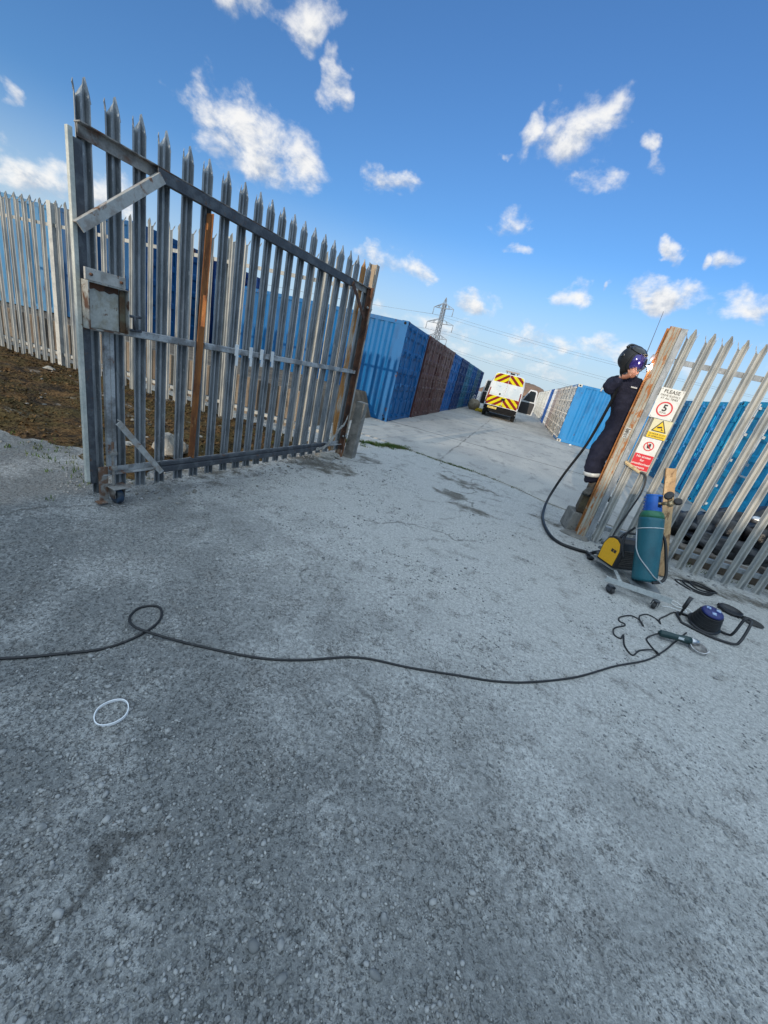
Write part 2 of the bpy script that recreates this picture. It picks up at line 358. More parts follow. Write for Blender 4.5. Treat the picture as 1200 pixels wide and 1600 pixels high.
# ------------------------------------------------------------------ ground
def gh(x, y):
    """gentle unevenness of the yard"""
    k = min(1, max(0, (14-abs(y-2))/8))
    return k*(.010*noise.noise(V((x*.55, y*.55, 3))) + .004*noise.noise(V((x*2.3, y*2.3, 8))))
def ground_mat():
    m, t, bs = newmat('yard_surface')
    v = t.new('ShaderNodeNewGeometry').outputs['Position']
    big = t.noise(v, .55, 4, .6, .3); mid = t.noise(v, 2.3, 5, .62, .4); mid2 = t.noise(t.vmath('ADD', v, (7,3,0)).outputs[0], 5.5, 5, .65, .2)
    fine = t.noise(v, 42, 4, .7); grit = t.noise(v, 150, 3, .75)
    s = t.new('ShaderNodeSeparateXYZ'); t.link(v, s.inputs[0])
    # near-left dark gravel to pale dust further right; lens falloff painted into it too
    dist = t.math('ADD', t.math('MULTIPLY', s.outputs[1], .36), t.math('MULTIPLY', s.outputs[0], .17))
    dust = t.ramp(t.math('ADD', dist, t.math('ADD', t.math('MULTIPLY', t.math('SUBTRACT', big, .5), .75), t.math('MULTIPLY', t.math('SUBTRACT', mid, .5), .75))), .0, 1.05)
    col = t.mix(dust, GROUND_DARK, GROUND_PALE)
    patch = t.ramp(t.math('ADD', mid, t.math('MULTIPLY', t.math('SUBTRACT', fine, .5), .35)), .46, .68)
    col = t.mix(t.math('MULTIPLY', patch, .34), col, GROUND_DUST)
    dark = t.ramp(mid2, .52, .66)
    col = t.mix(t.math('MULTIPLY', dark, .38), col, GROUND_BROWN)
    # damp brown hollows by the gate and on the way to the slab
    hollow = None
    for (x, y, rx, ry, k) in HOLLOWS:
        dx = t.math('DIVIDE', t.math('SUBTRACT', s.outputs[0], x), rx); dy = t.math('DIVIDE', t.math('SUBTRACT', s.outputs[1], y), ry)
        g = t.math('MULTIPLY', t.math('SUBTRACT', 1.0, t.math('ADD', t.math('MULTIPLY', dx, dx), t.math('MULTIPLY', dy, dy))), k)
        hollow = g if hollow is None else t.math('MAXIMUM', hollow, g)
    hf = t.ramp(t.math('ADD', hollow, t.math('MULTIPLY', t.math('SUBTRACT', mid2, .5), 2.6)), .25, 1.0)
    col = t.mix(t.math('MULTIPLY', hf, .75), col, (.075,.062,.040))
    # grit: small stones of two sizes pressed into the surface, showing where the dust is thin
    def cells(sc, lo, hi):
        vo = t.new('ShaderNodeTexVoronoi'); vo.inputs['Scale'].default_value = sc; t.link(t.vmath('ADD', v, wobv).outputs[0], vo.inputs['Vector'])
        c = t.new('ShaderNodeSeparateColor'); t.link(vo.outputs['Color'], c.inputs[0])
        return t.math('MULTIPLY', t.ramp(c.outputs[0], 0, 1, lo, hi), t.ramp(vo.outputs['Distance'], .62, .25, .60, 1.0)), vo.outputs['Distance'], c.outputs[1]
    wn_ = t.new('ShaderNodeTexNoise'); t.link(v, wn_.inputs['Vector']); wn_.inputs['Scale'].default_value = 30; wn_.inputs['Detail'].default_value = 3
    wobv = t.vmath('MULTIPLY', wn_.outputs['Color'], (.012,.012,.012)).outputs[0]
    g1, d1, r1 = cells(115, .74, 1.28); g2, d2, r2 = cells(210, .72, 1.30)
    bare = t.ramp(t.math('SUBTRACT', t.math('ADD', mid2, t.math('MULTIPLY', big, .5)), t.math('MULTIPLY', dust, .22)), .54, .74)
    # only some cells show as stones, the rest is packed dust
    some = t.math('MULTIPLY', t.ramp(r1, .62, .70), t.ramp(bare, 0, 1, .25, 1.0))
    k = t.math('MULTIPLY', t.math('ADD', t.math('MULTIPLY', t.math('SUBTRACT', g1, 1.0), some), 1.0), t.math('ADD', t.math('MULTIPLY', t.math('SUBTRACT', g2, 1.0), .30), 1.0))
    k = t.math('MULTIPLY', k, t.ramp(fine, .30, .72, .78, 1.22))
    # sunken grit specks in drifts, darkened to paint in their small shadows
    def shaded_pits(sc, cut, r0, r1_, off):
        vo = t.new('ShaderNodeTexVoronoi'); vo.inputs['Scale'].default_value = sc
        t.link(t.vmath('ADD', t.vmath('ADD', v, t.vmath('MULTIPLY', wn_.outputs['Color'], (.03,.03,.03)).outputs[0]).outputs[0], off).outputs[0], vo.inputs['Vector'])
        c = t.new('ShaderNodeSeparateColor'); t.link(vo.outputs['Color'], c.inputs[0])
        return t.math('MULTIPLY', t.ramp(vo.outputs['Distance'], r1_, r0), t.math('GREATER_THAN', t.math('ADD', c.outputs[0], t.math('MULTIPLY', t.math('SUBTRACT', mid, .5), 1.3)), cut))
    pt = t.math('MAXIMUM', shaded_pits(85, .70, .10, .42, (0,0,0)), shaded_pits(135, .74, .10, .42, (3,1,0)))
    k = t.math('MULTIPLY', k, t.math('SUBTRACT', 1.0, t.math('MULTIPLY', pt, .36)))
    k = t.math('MULTIPLY', k, 1.10)
    cmb = t.new('ShaderNodeCombineColor')
    for i in range(3): t.link(k, cmb.inputs[i])
    col = t.mix(1.0, col, cmb.outputs[0], 'MULTIPLY')
    # thin wandering cracks
    vc_ = t.new('ShaderNodeTexVoronoi'); vc_.feature = 'DISTANCE_TO_EDGE'; vc_.inputs['Scale'].default_value = .42
    w2 = t.new('ShaderNodeTexNoise'); t.link(v, w2.inputs['Vector']); w2.inputs['Scale'].default_value = 1.7; w2.inputs['Detail'].default_value = 6
    t.link(t.vmath('ADD', v, t.vmath('MULTIPLY', w2.outputs['Color'], (.9,.9,.9)).outputs[0]).outputs[0], vc_.inputs['Vector'])
    ck = t.math('MULTIPLY', t.ramp(vc_.outputs['Distance'], .010, .003), t.ramp(big, .46, .56))
    col = t.mix(t.math('MULTIPLY', ck, .55), col, (.05,.046,.04))
    t.link(col, bs.inputs['Base Color']); bs.inputs['Roughness'].default_value = .93; bs.inputs['Specular IOR Level'].default_value = .25
    h = t.math('ADD', t.math('MULTIPLY', fine, .5), t.math('ADD', t.math('MULTIPLY', d2, -.16), t.math('ADD', t.math('MULTIPLY', mid2, .8), t.math('ADD', t.math('MULTIPLY', t.math('MULTIPLY', d1, -.55), some), t.math('MULTIPLY', pt, -.30)))))
    b = t.new('ShaderNodeBump'); b.inputs['Strength'].default_value = .9; b.inputs['Distance'].default_value = .016
    t.link(h, b.inputs['Height']); t.link(b.outputs[0], bs.inputs['Normal'])
    return m
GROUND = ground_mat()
def axis(lo, hi, f0, f1, step):
    a = [f0 + i*step for i in range(int((f1-f0)/step)+1)]
    x = f0; s = step
    while x > lo: s *= 1.35; x -= s; a.insert(0, max(x, lo))
    x = a[-1]; s = step
    while x < hi: s *= 1.35; x += s; a.append(min(x, hi))
    return a
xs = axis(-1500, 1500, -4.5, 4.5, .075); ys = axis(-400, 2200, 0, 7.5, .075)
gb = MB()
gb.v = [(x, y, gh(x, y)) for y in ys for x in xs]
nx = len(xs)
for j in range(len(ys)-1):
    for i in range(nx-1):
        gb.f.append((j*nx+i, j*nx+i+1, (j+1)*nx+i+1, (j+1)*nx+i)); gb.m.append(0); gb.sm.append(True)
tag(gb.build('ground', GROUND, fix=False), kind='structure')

# concrete slab road between the two rows of containers; its front edge is the weedy joint
def slab_mat():
    m, t, bs = newmat('slab_concrete')
    v = t.new('ShaderNodeNewGeometry').outputs['Position']
    vs = t.vmath('MULTIPLY', v, (1, .55, 1)).outputs[0]
    a = t.noise(vs, .8, 5, .62, .5); b_ = t.noise(vs, 3.1, 5, .65, .3); f = t.noise(v, 55, 4, .7)
    col = t.mix(t.ramp(a, .38, .62), SLAB_A, SLAB_B)
    col = t.mix(t.math('MULTIPLY', t.ramp(b_, .52, .68), .6), col, SLAB_C)
    s = t.new('ShaderNodeSeparateXYZ'); t.link(v, s.inputs[0])
    wob = t.math('MULTIPLY', t.math('SUBTRACT', t.noise(v, 1.5, 3), .5), .16)
    # joints between the bays: across every 5 m, and one along the middle
    yy = t.math('ADD', t.math('SUBTRACT', s.outputs[1], t.math('MULTIPLY', s.outputs[0], .06)), wob)
    jy = t.math('ABSOLUTE', t.math('SUBTRACT', t.math('FRACT', t.math('DIVIDE', t.math('ADD', yy, 1.6), 5.0)), .5))
    jl = t.ramp(jy, .009, .003)
    xx = t.math('ADD', s.outputs[0], t.math('ADD', wob, 1.05))
    jx = t.math('MULTIPLY', t.ramp(t.math('ABSOLUTE', xx), .035, .008), t.ramp(t.noise(v, 1.1, 3), .42, .6, .1, .7))
    j = t.math('MAXIMUM', jl, jx)
    col = t.mix(t.math('MULTIPLY', j, .8), col, (.045,.043,.035))
    k = t.ramp(f, .3, .7, .78, 1.2); cmb = t.new('ShaderNodeCombineColor')
    for i in range(3): t.link(k, cmb.inputs[i])
    col = t.mix(1.0, col, cmb.outputs[0], 'MULTIPLY')
    t.link(col, bs.inputs['Base Color']); bs.inputs['Roughness'].default_value = .9; bs.inputs['Specular IOR Level'].default_value = .3
    b = t.new('ShaderNodeBump'); b.inputs['Strength'].default_value = .7; b.inputs['Distance'].default_value = .012
    t.link(t.math('SUBTRACT', t.math('ADD', t.math('MULTIPLY', f, .4), b_), j), b.inputs['Height']); t.link(b.outputs[0], bs.inputs['Normal'])
    return m
SLAB = slab_mat()
edge = [(-9.5,8.1),(-6,7.9),(-3.2,7.74),(-2.32,7.66),(-1.57,7.51),(-.86,7.36),(-.42,7.33),(.39,7.05),(1.02,6.62),(2.2,6.35),(4,6.2),(9,6.1)]
eb = MB(); far = 400
E2 = smoothpath([(x, y, .016) for x, y in edge], 8)
E2 = [V((p.x, p.y+.03*noise.noise(V((p.x*4,0,1))), .016)) for p in E2]
n = len(E2); rows = [0, .4, 1.2, 3, 7, 16, 40, 120, far]
for r in rows:
    for p in E2: eb.v.append((p.x, p.y+r, .016))
for p in E2: eb.v.append((p.x, p.y, -.03))
for j in range(len(rows)-1):
    for i in range(n-1):
        eb.f.append((j*n+i, j*n+i+1, (j+1)*n+i+1, (j+1)*n+i)); eb.m.append(0); eb.sm.append(False)
bb = len(rows)*n
for i in range(n-1): eb.f.append((i+1, i, bb+i, bb+i+1)); eb.m.append(0); eb.sm.append(False)
tag(eb.build('concrete_road', SLAB, fix=False), kind='structure')

# loose stones
def stone_mat():
    m, t, bs = newmat('loose_stone')
    v = t.new('ShaderNodeNewGeometry').outputs['Position']
    vo = t.noise(v, 19, 2); 
    col = t.mix(t.ramp(vo, .35, .65), (.17,.172,.168), (.36,.355,.34))
    col = t.mix(t.ramp(t.noise(v, 31, 2), .64, .72), col, (.44,.43,.40))
    t.link(col, bs.inputs['Base Color']); bs.inputs['Roughness'].default_value = .9
    return m
LOOSE = stone_mat()
ICO_V = []; ph = (1+5**.5)/2
for a, b in ((1,ph),(-1,ph),(1,-ph),(-1,-ph)): ICO_V += [(0,a,b),(a,b,0),(b,0,a)]
ICO_V = [V(p).normalized() for p in ICO_V]
ICO_F = [(i,j,k) for i in range(12) for j in range(i+1,12) for k in range(j+1,12)
         if all(abs((ICO_V[a]-ICO_V[b]).length-1.0515) < .01 for a, b in ((i,j),(j,k),(i,k)))]
ICO_F = [(i,j,k) if (ICO_V[j]-ICO_V[i]).cross(ICO_V[k]-ICO_V[i]).dot(ICO_V[i]) > 0 else (i,k,j) for i,j,k in ICO_F]
sb = MB(); rnd = random.Random(11)
def stone(x, y, r, z=None):
    q = Quaternion((rnd.gauss(0,1), rnd.gauss(0,1), rnd.gauss(0,1), rnd.gauss(0,1))).normalized()
    sc = (rnd.uniform(.7,1.35), rnd.uniform(.65,1.1), rnd.uniform(.45,.8))
    rz = Matrix.Rotation(rnd.uniform(0,6.28), 3, 'Z')
    b = len(sb.v); z0 = gh(x, y) if z is None else z
    for p in ICO_V:
        u = q @ p; u *= rnd.uniform(.82, 1.12)
        u = rz @ V((u.x*sc[0], u.y*sc[1], u.z*sc[2]))
        sb.v.append((x+u.x*r, y+u.y*r, z0+u.z*r+r*.22))
    for f in ICO_F: sb.f.append(tuple(b+i for i in f)); sb.m.append(0); sb.sm.append(True)
cnt = 0
while cnt < 17000:
    y = rnd.uniform(.05, 1)**1.5*5.6; x = rnd.uniform(-3.4, 3.2)*(.25+.75*min(1, y/2.2)) + rnd.gauss(0,.1)
    cl = noise.noise(V((x*1.9, y*1.9, 5))) + .5*noise.noise(V((x*6, y*6, 2)))
    lef = .30 - .12*x - .13*y
    if cl + lef < rnd.uniform(-.30, .75): continue
    r = .0024 + .0055*rnd.random()**2.2 + (.010*rnd.random() if rnd.random() < .04 else 0)
    if y > 2: r *= 1.25
    stone(x, y, r); cnt += 1
for k in range(900):     # crumbs along the fences, gate and slab edge
    a = rnd.random()
    if a < .45: x = rnd.uniform(-6.5,-2.2); y = 5.1+rnd.gauss(0,.25)
    elif a < .75: x = rnd.uniform(1.1,4.2); y = 5.0+rnd.gauss(0,.22)
    else: x = rnd.uniform(-3.6,-2.2); y = rnd.uniform(2.4,5.3)
    stone(x, y, .005+.018*rnd.random()**3)
tag(sb.build('gravel', LOOSE, fix=False), kind='stuff')

# ------------------------------------------------------------------ mossy bank behind the gate
def in_bank(x, y):
    xr = -3.25 + .2*(y-3) if y > 2.9 else -3.35
    e = min(xr-x + .25, 5.15-y, (y - (2.55 + .1*(x+4.3)*(-1 if x < -4.3 else .6) - (.25*(x+4.3) if x < -4.3 else 0)*1.0)))
    return e
def bank_h(x, y):
    # distance inside the boundary of the bank, rises fast and stays low
    n_ = noise.noise(V((x*1.1, y*1.1, 4)))*.35
    yb = 2.38     # front edge
    e = min((-2.85+.10*(y-3)) - x, y - yb, 6.0-y) + n_ + .16*noise.noise(V((x*3.7, y*3.7, 7))) + .07*noise.noise(V((x*11, y*11, 3)))
    k = max(0, min(1, e/.55)); k = k*k*(3-2*k)
    lump = .035*noise.noise(V((x*2.6, y*2.6, 1))) + .022*noise.noise(V((x*7, y*7, 2))) + .012*noise.noise(V((x*17, y*17, 6)))
    return k*(.05 + .055*min(1, max(0, -x-3.4)/4) + lump*1.3) - (1-k)*.02, k
def bank_mat():
    m, t, bs = newmat('mossy_soil')
    v = t.new('ShaderNodeNewGeometry').outputs['Position']
    a = t.noise(v, 1.7, 5, .62, .5); b_ = t.noise(v, 6.5, 5, .68, .3); f = t.noise(v, 34, 4, .75)
    col = t.mix(t.ramp(b_, .40, .60), MOSS_BROWN, MOSS_DARK)
    col = t.mix(t.ramp(t.math('ADD', a, t.math('MULTIPLY', t.math('SUBTRACT', f, .5), .5)), .44, .60), col, MOSS_GREEN)
    s = t.new('ShaderNodeSeparateXYZ'); t.link(v, s.inputs[0])
    st = t.ramp(t.noise(t.vmath('MULTIPLY', v, (.8, 2.2, 1)).outputs[0], 1.5, 5, .65, .4), .60, .68)
    col = t.mix(t.math('MULTIPLY', st, .85), col, (.22,.20,.17))
    k = t.ramp(f, .30, .70, .25, 1.9); cmb = t.new('ShaderNodeCombineColor')
    for i in range(3): t.link(k, cmb.inputs[i])
    col = t.mix(1.0, col, cmb.outputs[0], 'MULTIPLY')
    t.link(col, bs.inputs['Base Color']); bs.inputs['Roughness'].default_value = 1; bs.inputs['Specular IOR Level'].default_value = .1
    b = t.new('ShaderNodeBump'); b.inputs['Strength'].default_value = 1; b.inputs['Distance'].default_value = .03
    t.link(t.math('ADD', f, b_), b.inputs['Height']); t.link(b.outputs[0], bs.inputs['Normal'])
    return m
BANK = bank_mat()
kb = MB(); st = .07
nxk = int((11.5)/st); nyk = int(4.2/st)
for j in range(nyk+1):
    for i in range(nxk+1):
        x = -13.6+i*st; y = 2.2+j*st; kb.v.append((x, y, bank_h(x, y)[0]))
for j in range(nyk):
    for i in range(nxk):
        q = (j*(nxk+1)+i, j*(nxk+1)+i+1, (j+1)*(nxk+1)+i+1, (j+1)*(nxk+1)+i)
        if max(kb.v[a][2] for a in q) > -.015:
            kb.f.append(q); kb.m.append(0); kb.sm.append(True)
tag(kb.build('earth_bank', BANK, fix=False), kind='structure')
# moss and dead leaves standing out of the soil
MOSS = M('moss_tufts', MOSS_GREEN, MOSS_BROWN, 5, (.4,.6), 1.0, 0, fine=.45, bscale=20, spec=.1)
tb = MB(); rnd = random.Random(5); c_ = 0
while c_ < 15000:
    x = rnd.uniform(-10.5,-2.9); y = rnd.uniform(2.3,5.4)
    h, k = bank_h(x, y)
    if k < .35 or noise.noise(V((x*2.2, y*2.2, 9))) < rnd.uniform(-.35,.2): continue
    c_ += 1
    a = rnd.uniform(0,6.28); l = rnd.uniform(.012,.04); wd = l*.45; tl = rnd.uniform(.1,1.0)
    d = V((math.cos(a), math.sin(a), tl)).normalized()*l; sdv = V((-math.sin(a), math.cos(a), rnd.uniform(-.3,.3)))*wd
    p = V((x, y, h-.003)); b = len(tb.v)
    tb.v += [tuple(p-sdv), tuple(p+sdv), tuple(p+d+sdv*.3), tuple(p+d-sdv*.3)]
    tb.f.append((b, b+1, b+2, b+3)); tb.m.append(0); tb.sm.append(False)
tag(tb.build('moss', MOSS, fix=False), kind='stuff')
# pale broken rubble lying on the soil and along the gate
PALE = M('pale_rubble', (.28,.265,.235), (.16,.15,.13), 14, (.4,.62), .95, 0, bump=.5, bscale=60)
sb = MB(); rnd = random.Random(77)
for k in range(190):
    x = rnd.uniform(-9,-2.7); y = rnd.uniform(2.2,5.3) if rnd.random() < .7 else 3.3+rnd.gauss(0,.18)
    h, kk = bank_h(x, y); stone(x, y, .006+.030*rnd.random()**4, max(h, gh(x, y))-.004)
for k in range(160):
    f = rnd.random(); stone(-2.75+.45*f+rnd.gauss(0,.16), 2.2+3.1*f+rnd.gauss(0,.1), .006+.018*rnd.random()**3)
tag(sb.build('rubble', PALE, fix=False), kind='stuff')
# grass growing in the joint
GRASS = M('joint_grass', (.055,.11,.022), (.10,.11,.035), 6, (.4,.65), .8, 0, fine=.3, bscale=25, spec=.2)
wb = MB(); rnd = random.Random(9)
def tuft(x, y, n, h, spread):
    for k in range(n):
        px = x+rnd.gauss(0,spread); py = y+rnd.gauss(0,spread*.6); a = rnd.uniform(0,6.28); hh = h*rnd.uniform(.4,1.2); b = len(wb.v)
        lean = rnd.uniform(.2,.9)*hh; d = V((math.cos(a), math.sin(a), 0)); sd_ = V((-d.y, d.x, 0))*.0035
        p = V((px, py, 0)); q = p+d*lean*.4+V((0,0,hh*.65)); r_ = p+d*lean+V((0,0,hh))
        wb.v += [tuple(p-sd_), tuple(p+sd_), tuple(q+sd_*.8), tuple(q-sd_*.8), tuple(r_)]
        wb.f += [(b, b+1, b+2, b+3), (b+3, b+2, b+4)]; wb.m += [0,0]; wb.sm += [False, False]
for k in range(60):
    f = rnd.random(); tuft(-2.55+f*.75+rnd.gauss(0,.05), 6.95+f*.62+rnd.gauss(0,.09), 34, .05, .05)
for (x, y, m_) in ((-1.75,7.54,10),(-1.5,7.5,10),(-1.2,7.43,8),(-.98,7.38,14),(-.8,7.35,22),(-.6,7.34,20),(-.45,7.34,14),(-.2,7.27,8),(.1,7.17,6),(.5,7.0,6)):
    for k in range(m_): tuft(x+rnd.gauss(0,.08), y+rnd.gauss(0,.02), 8, .03, .025)
for k in range(14): tuft(-2.7+rnd.gauss(0,.12), 6.5+rnd.gauss(0,.18), 22, .055, .04)
for k in range(30): tuft(rnd.uniform(-7,-3), 5.62+rnd.gauss(0,.06), 10, .05, .03)
for k in range(46): tuft(rnd.uniform(-4.6,-2.9), 2.36+rnd.gauss(0,.16), 7, .035, .03)
for k in range(40): tuft(rnd.uniform(-8.5,-2.6), 5.05+rnd.gauss(0,.10), 9, .07, .03)
for k in range(30): tuft(rnd.uniform(1.5,4.4), 5.42+rnd.gauss(0,.06), 7, .05, .03)
tag(wb.build('grass', GRASS, fix=False), kind='stuff')
# ------------------------------------------------------------------ palisade pales
PX = [-.036,-.031,-.023,-.014,-.005,.005,.014,.023,.031,.036]
PY = [.019,.017,-.010,-.013,.009,.009,-.013,-.010,.017,.019]
def pale_mesh(z0, z1, flip=1, splay=.030, bend=.012, flame=False):
    mb = MB(); zs = [z0 + (z1-.11-z0)*k/3 for k in range(4)]
    n = 10
    for z in zs:
        for x, y in zip(PX, PY): mb.v.append((x, y*flip, z))
    for j in range(3):
        for i in range(n-1):
            mb.f.append((j*n+i, j*n+i+1, (j+1)*n+i+1, (j+1)*n+i)); mb.m.append(0); mb.sm.append(False)
    zt = zs[-1]
    def prong(cols, tips, ox, oy):
        K = 4; b = len(mb.v); c = len(cols); base = 3*n
        for k in range(1, K+1):
            f = k/K
            for i, ti in zip(cols, tips):
                z = zt + (ti-zt)*f
                mb.v.append((PX[i] + ox*f*f, PY[i]*flip*(1-.3*f) + oy*flip*f*f, z))
        for k in range(K):
            for i in range(c-1):
                lo = [base+cols[i], base+cols[i+1]] if k == 0 else [b+(k-1)*c+i, b+(k-1)*c+i+1]
                hi = [b+k*c+i, b+k*c+i+1]
                mb.f.append((lo[0], lo[1], hi[1], hi[0])); mb.m.append(0); mb.sm.append(False)
    if flame:
        prong([0,1,2], [z1-.075, z1-.055, z1-.095], -splay*.4, splay*.55)
        prong([2,3,4,5,6,7,8,9], [z1-.105, z1-.09, z1-.06, z1-.035, z1-.008, z1, z1-.075, z1-.115], .012, -bend)
        return mb
    prong([0,1,2], [z1-.025, z1-.055, z1-.10], -splay*.6, splay)
    prong([2,3,4,5,6,7], [z1-.075, z1-.04, z1-.004, z1, z1-.04, z1-.075], 0, -bend)
    prong([7,8,9], [z1-.10, z1-.055, z1-.025], splay*.6, splay)
    return mb
def ptop(z): return z

# ------------------------------------------------------------------ the open gate leaf
# local frame: x along the leaf from its free end to the hinge, y away from the viewer, z up
gate = thing('palisade_gate', 'open galvanised palisade gate leaf with rusty rails, a square lock box and a small wheel', 'gate', (-2.788, 2.028, 0), math.atan2(.990, .144))
us = [-.004,.158,.318,.486,.666,.83,1.005,1.181,1.352,1.498,1.650,1.805,1.969,2.136,2.313,2.488,2.656,2.834,3.005]
first = None
pm = pale_mesh(.065, 2.58, -1, .030, .012, True)
for i, u in enumerate(us):
    if first is None:
        first = o = pm.build('pale', GALV, gate, solid=.003, fix=False)
    else:
        o = first.copy(); COL.objects.link(o)
    o.scale = (1.14,1.12,1); o.location = (u, .024, .02*u); o.rotation_euler = (0, 0, random.uniform(-.05,.05))
o = first.copy(); COL.objects.link(o); o.location = (3.155,.022,.062); o.data = first.data.copy(); o.data.materials[0] = M('rust_run_pale', (.50,.44,.36), (.42,.20,.06), 9, (.42,.55), .7, 0, c3=(.30,.12,.04), s3=14, thr3=(.55,.65), bump=.2, stretch=(1,1,.25)); o['label'] = 'pale streaked with orange rust'
o = first.copy(); COL.objects.link(o); o.location = (3.285,.022,.068)
# stiles
b = MB(); b.span((-.105,-.034,.19),(-.078,-.006,2.30)); s1 = b.build('free_stile', M('painted_stile', (.56,.55,.48), (.42,.43,.38), 6, (.45,.65), .6, .1, c3=(.20,.12,.07), s3=16, thr3=(.66,.74), bump=.15), gate, bevel=.003)
b = MB(); b.span((-.077,-.032,.17),(-.032,-.026,2.26)); b.build('stile_plate', DARKSTEEL, gate, bevel=.002)
b = MB(); b.span((.050,-.030,.22),(.085,.0,1.27)); b.span((.085,-.034,.22),(.112,-.028,1.26)); b.build('inner_stile', GALV_OLD, gate, bevel=.002)
b = MB(); b.angle((3.33,-.028,.15),(3.33,-.028,2.36),.06,.008,(0,-1,0),1); b.span((3.33,-.03,.15),(3.385,.012,2.33)); b.build('hinge_stile', RUST_DARK, gate, bevel=.002)
# rails
b = MB(); b.span((-.05,-.052,2.338),(3.40,.010,2.346)); b.span((-.045,-.014,2.275),(3.395,-.006,2.338)); b.build('top_rail', RUST_RAIL, gate, bevel=.002)
b = MB(); b.span((.40,-.052,2.262),(2.88,-.016,2.270)); b.span((.40,-.060,2.262),(2.88,-.052,2.334)); b.build('rail_stiffener', DARKSTEEL, gate, bevel=.003)
b = MB(); b.span((-.03,-.052,1.300),(.742,.008,1.308)); b.span((-.03,-.016,1.255),(.742,-.008,1.300)); b.span((.83,-.052,1.300),(3.33,.008,1.308)); b.span((.83,-.016,1.255),(3.33,-.008,1.300)); b.span((-.03,-.052,1.262),(.742,-.046,1.300)); b.span((.83,-.052,1.262),(3.33,-.046,1.300)); b.build('middle_rail', GALV_OLD, gate, bevel=.002)
b = MB(); b.span((.0,-.056,.228),(3.36,.008,.236)); b.span((.0,-.014,.236),(3.36,-.006,.282)); b.build('bottom_rail', GALV_OLD, gate, bevel=.002)
b = MB(); b.span((.43,-.108,.212),(2.84,-.058,.262)); b.span((.43,-.092,.264),(2.84,-.062,.300)); b.build('bottom_stiffener', DARKSTEEL, gate, bevel=.005)
# braces
def brace(name, p, q, w, m, y=-.062, th=.007):
    bb_ = MB(); bb_.bar((p[0], y, p[1]), (q[0], y, q[1]), th, w, (0,-1,0) if False else (0,0,1)); return bb_.build(name, m, gate, bevel=.002)
def flat(name, p, q, w, m, y=-.064, th=.008):
    d = V((q[0]-p[0], 0, q[1]-p[1])).normalized(); nn = V((-d.z, 0, d.x))*w/2
    P = [V((p[0],0,p[1]))-nn, V((q[0],0,q[1]))-nn, V((q[0],0,q[1]))+nn, V((p[0],0,p[1]))+nn]
    bb_ = MB(); bb_.prism([(a.x, a.z) for a in P], th, 'y', y)
    nn2 = nn*(1-2*th/w) ; e = [P[2], P[3], P[3]-nn.normalized()*th, P[2]-nn.normalized()*th]
    bb_.prism([(a.x, a.z) for a in e], .034, 'y', y+th+.0005)
    return bb_.build(name, m, gate, bevel=.0015)
BR1 = M('scraped_brace', (.40,.40,.38), (.30,.27,.24), 8, (.45,.6), .6, .1, c3=(.19,.09,.045), s3=11, thr3=(.56,.64), bump=.2)
flat('top_brace', (-.085,1.825), (.425,2.285), .062, BR1, -.074)
flat('bottom_brace', (.085,.655), (.430,.215), .045, BR1, -.112)
flat('hinge_brace', (2.855,2.295), (3.255,1.975), .050, RUST_DARK, -.074)
# a frayed strap tied across the lower hinge corner
b = MB(); sp = smoothpath([(2.60,-.115,.235),(2.80,-.12,.255),(2.93,-.125,.36),(3.08,-.122,.50),(3.20,-.11,.56),(3.36,-.06,.70)], 6)
for i in range(len(sp)-1):
    b.bar(sp[i], sp[i+1], .006, .036+.012*math.sin(i*1.7))
b.build('webbing_strap', M('dirty_webbing', (.42,.40,.36), (.28,.26,.23), 14, (.4,.6), .9, 0, bump=.4), gate)
# the orange upright
b = MB(); b.bar((.752,-.052,.30),(.822,-.052,2.235),.072,.007,(1,0,0)); b.bar((.775,-.013,.30),(.845,-.013,2.235),.006,.05,(1,0,0))
b.build('rusty_upright', RUST, gate, bevel=.002)
# the lock box: an open shell with a plate set back in it
b = MB()
b.span((-.075,-.108,1.545),(.175,-.030,1.552)); b.span((-.075,-.108,1.268),(.175,-.030,1.276))
b.span((-.075,-.108,1.276),(-.068,-.030,1.545)); b.span((.168,-.108,1.276),(.175,-.030,1.545))
box = b.build('lock_box', M('lock_box_steel', (.34,.34,.31), (.22,.20,.17), 12, (.4,.62), .6, .1, c3=(.10,.045,.022), s3=12, thr3=(.50,.60), bump=.3), gate, bevel=.0015)
b = MB(); b.span((-.066,-.066,1.278),(.128,-.060,1.520)); b.build('face_plate', PAINTMETAL, box, bevel=.002)
b = MB(); b.prism([(-.066,1.544),(-.066,1.515),(-.04,1.505),(-.02,1.514),(.01,1.502),(.04,1.510),(.07,1.500),(.10,1.513),(.128,1.508),(.128,1.544)], .004, 'y', -.0685); b.build('rust_edge', RUST_DARK, box)
b = MB(); b.span((.130,-.078,1.278),(.166,-.070,1.540)); b.build('inner_side', M('rusty_olive_steel', (.14,.12,.075), (.10,.055,.025), 12, (.4,.6), .8, 0, bump=.3), box)
b = MB(); b.span((-.085,-.104,1.554),(.155,-.085,1.622)); tp = b.build('top_plate', M('weathered_plate', (.44,.43,.40), (.28,.26,.23), 13, (.42,.6), .75, 0, c3=(.14,.08,.05), s3=20, thr3=(.62,.7), bump=.4), box, bevel=.002)
for x in (-.055, .125):
    b = MB(); b.tube([(x,-.104,1.588),(x,-.116,1.588)], .009, 6); b.build('bolt', RUST_DARK, box)
b = MB()
for z in (1.305, 1.395): b.tube([(.172,-.07,z),(.215,-.07,z),(.290,-.05,z+.002)], .0095, 8)
b.tube([(.232,-.068,1.300),(.232,-.068,1.402)], .009, 8); b.build('bolt_handle', DARKSTEEL, gate)
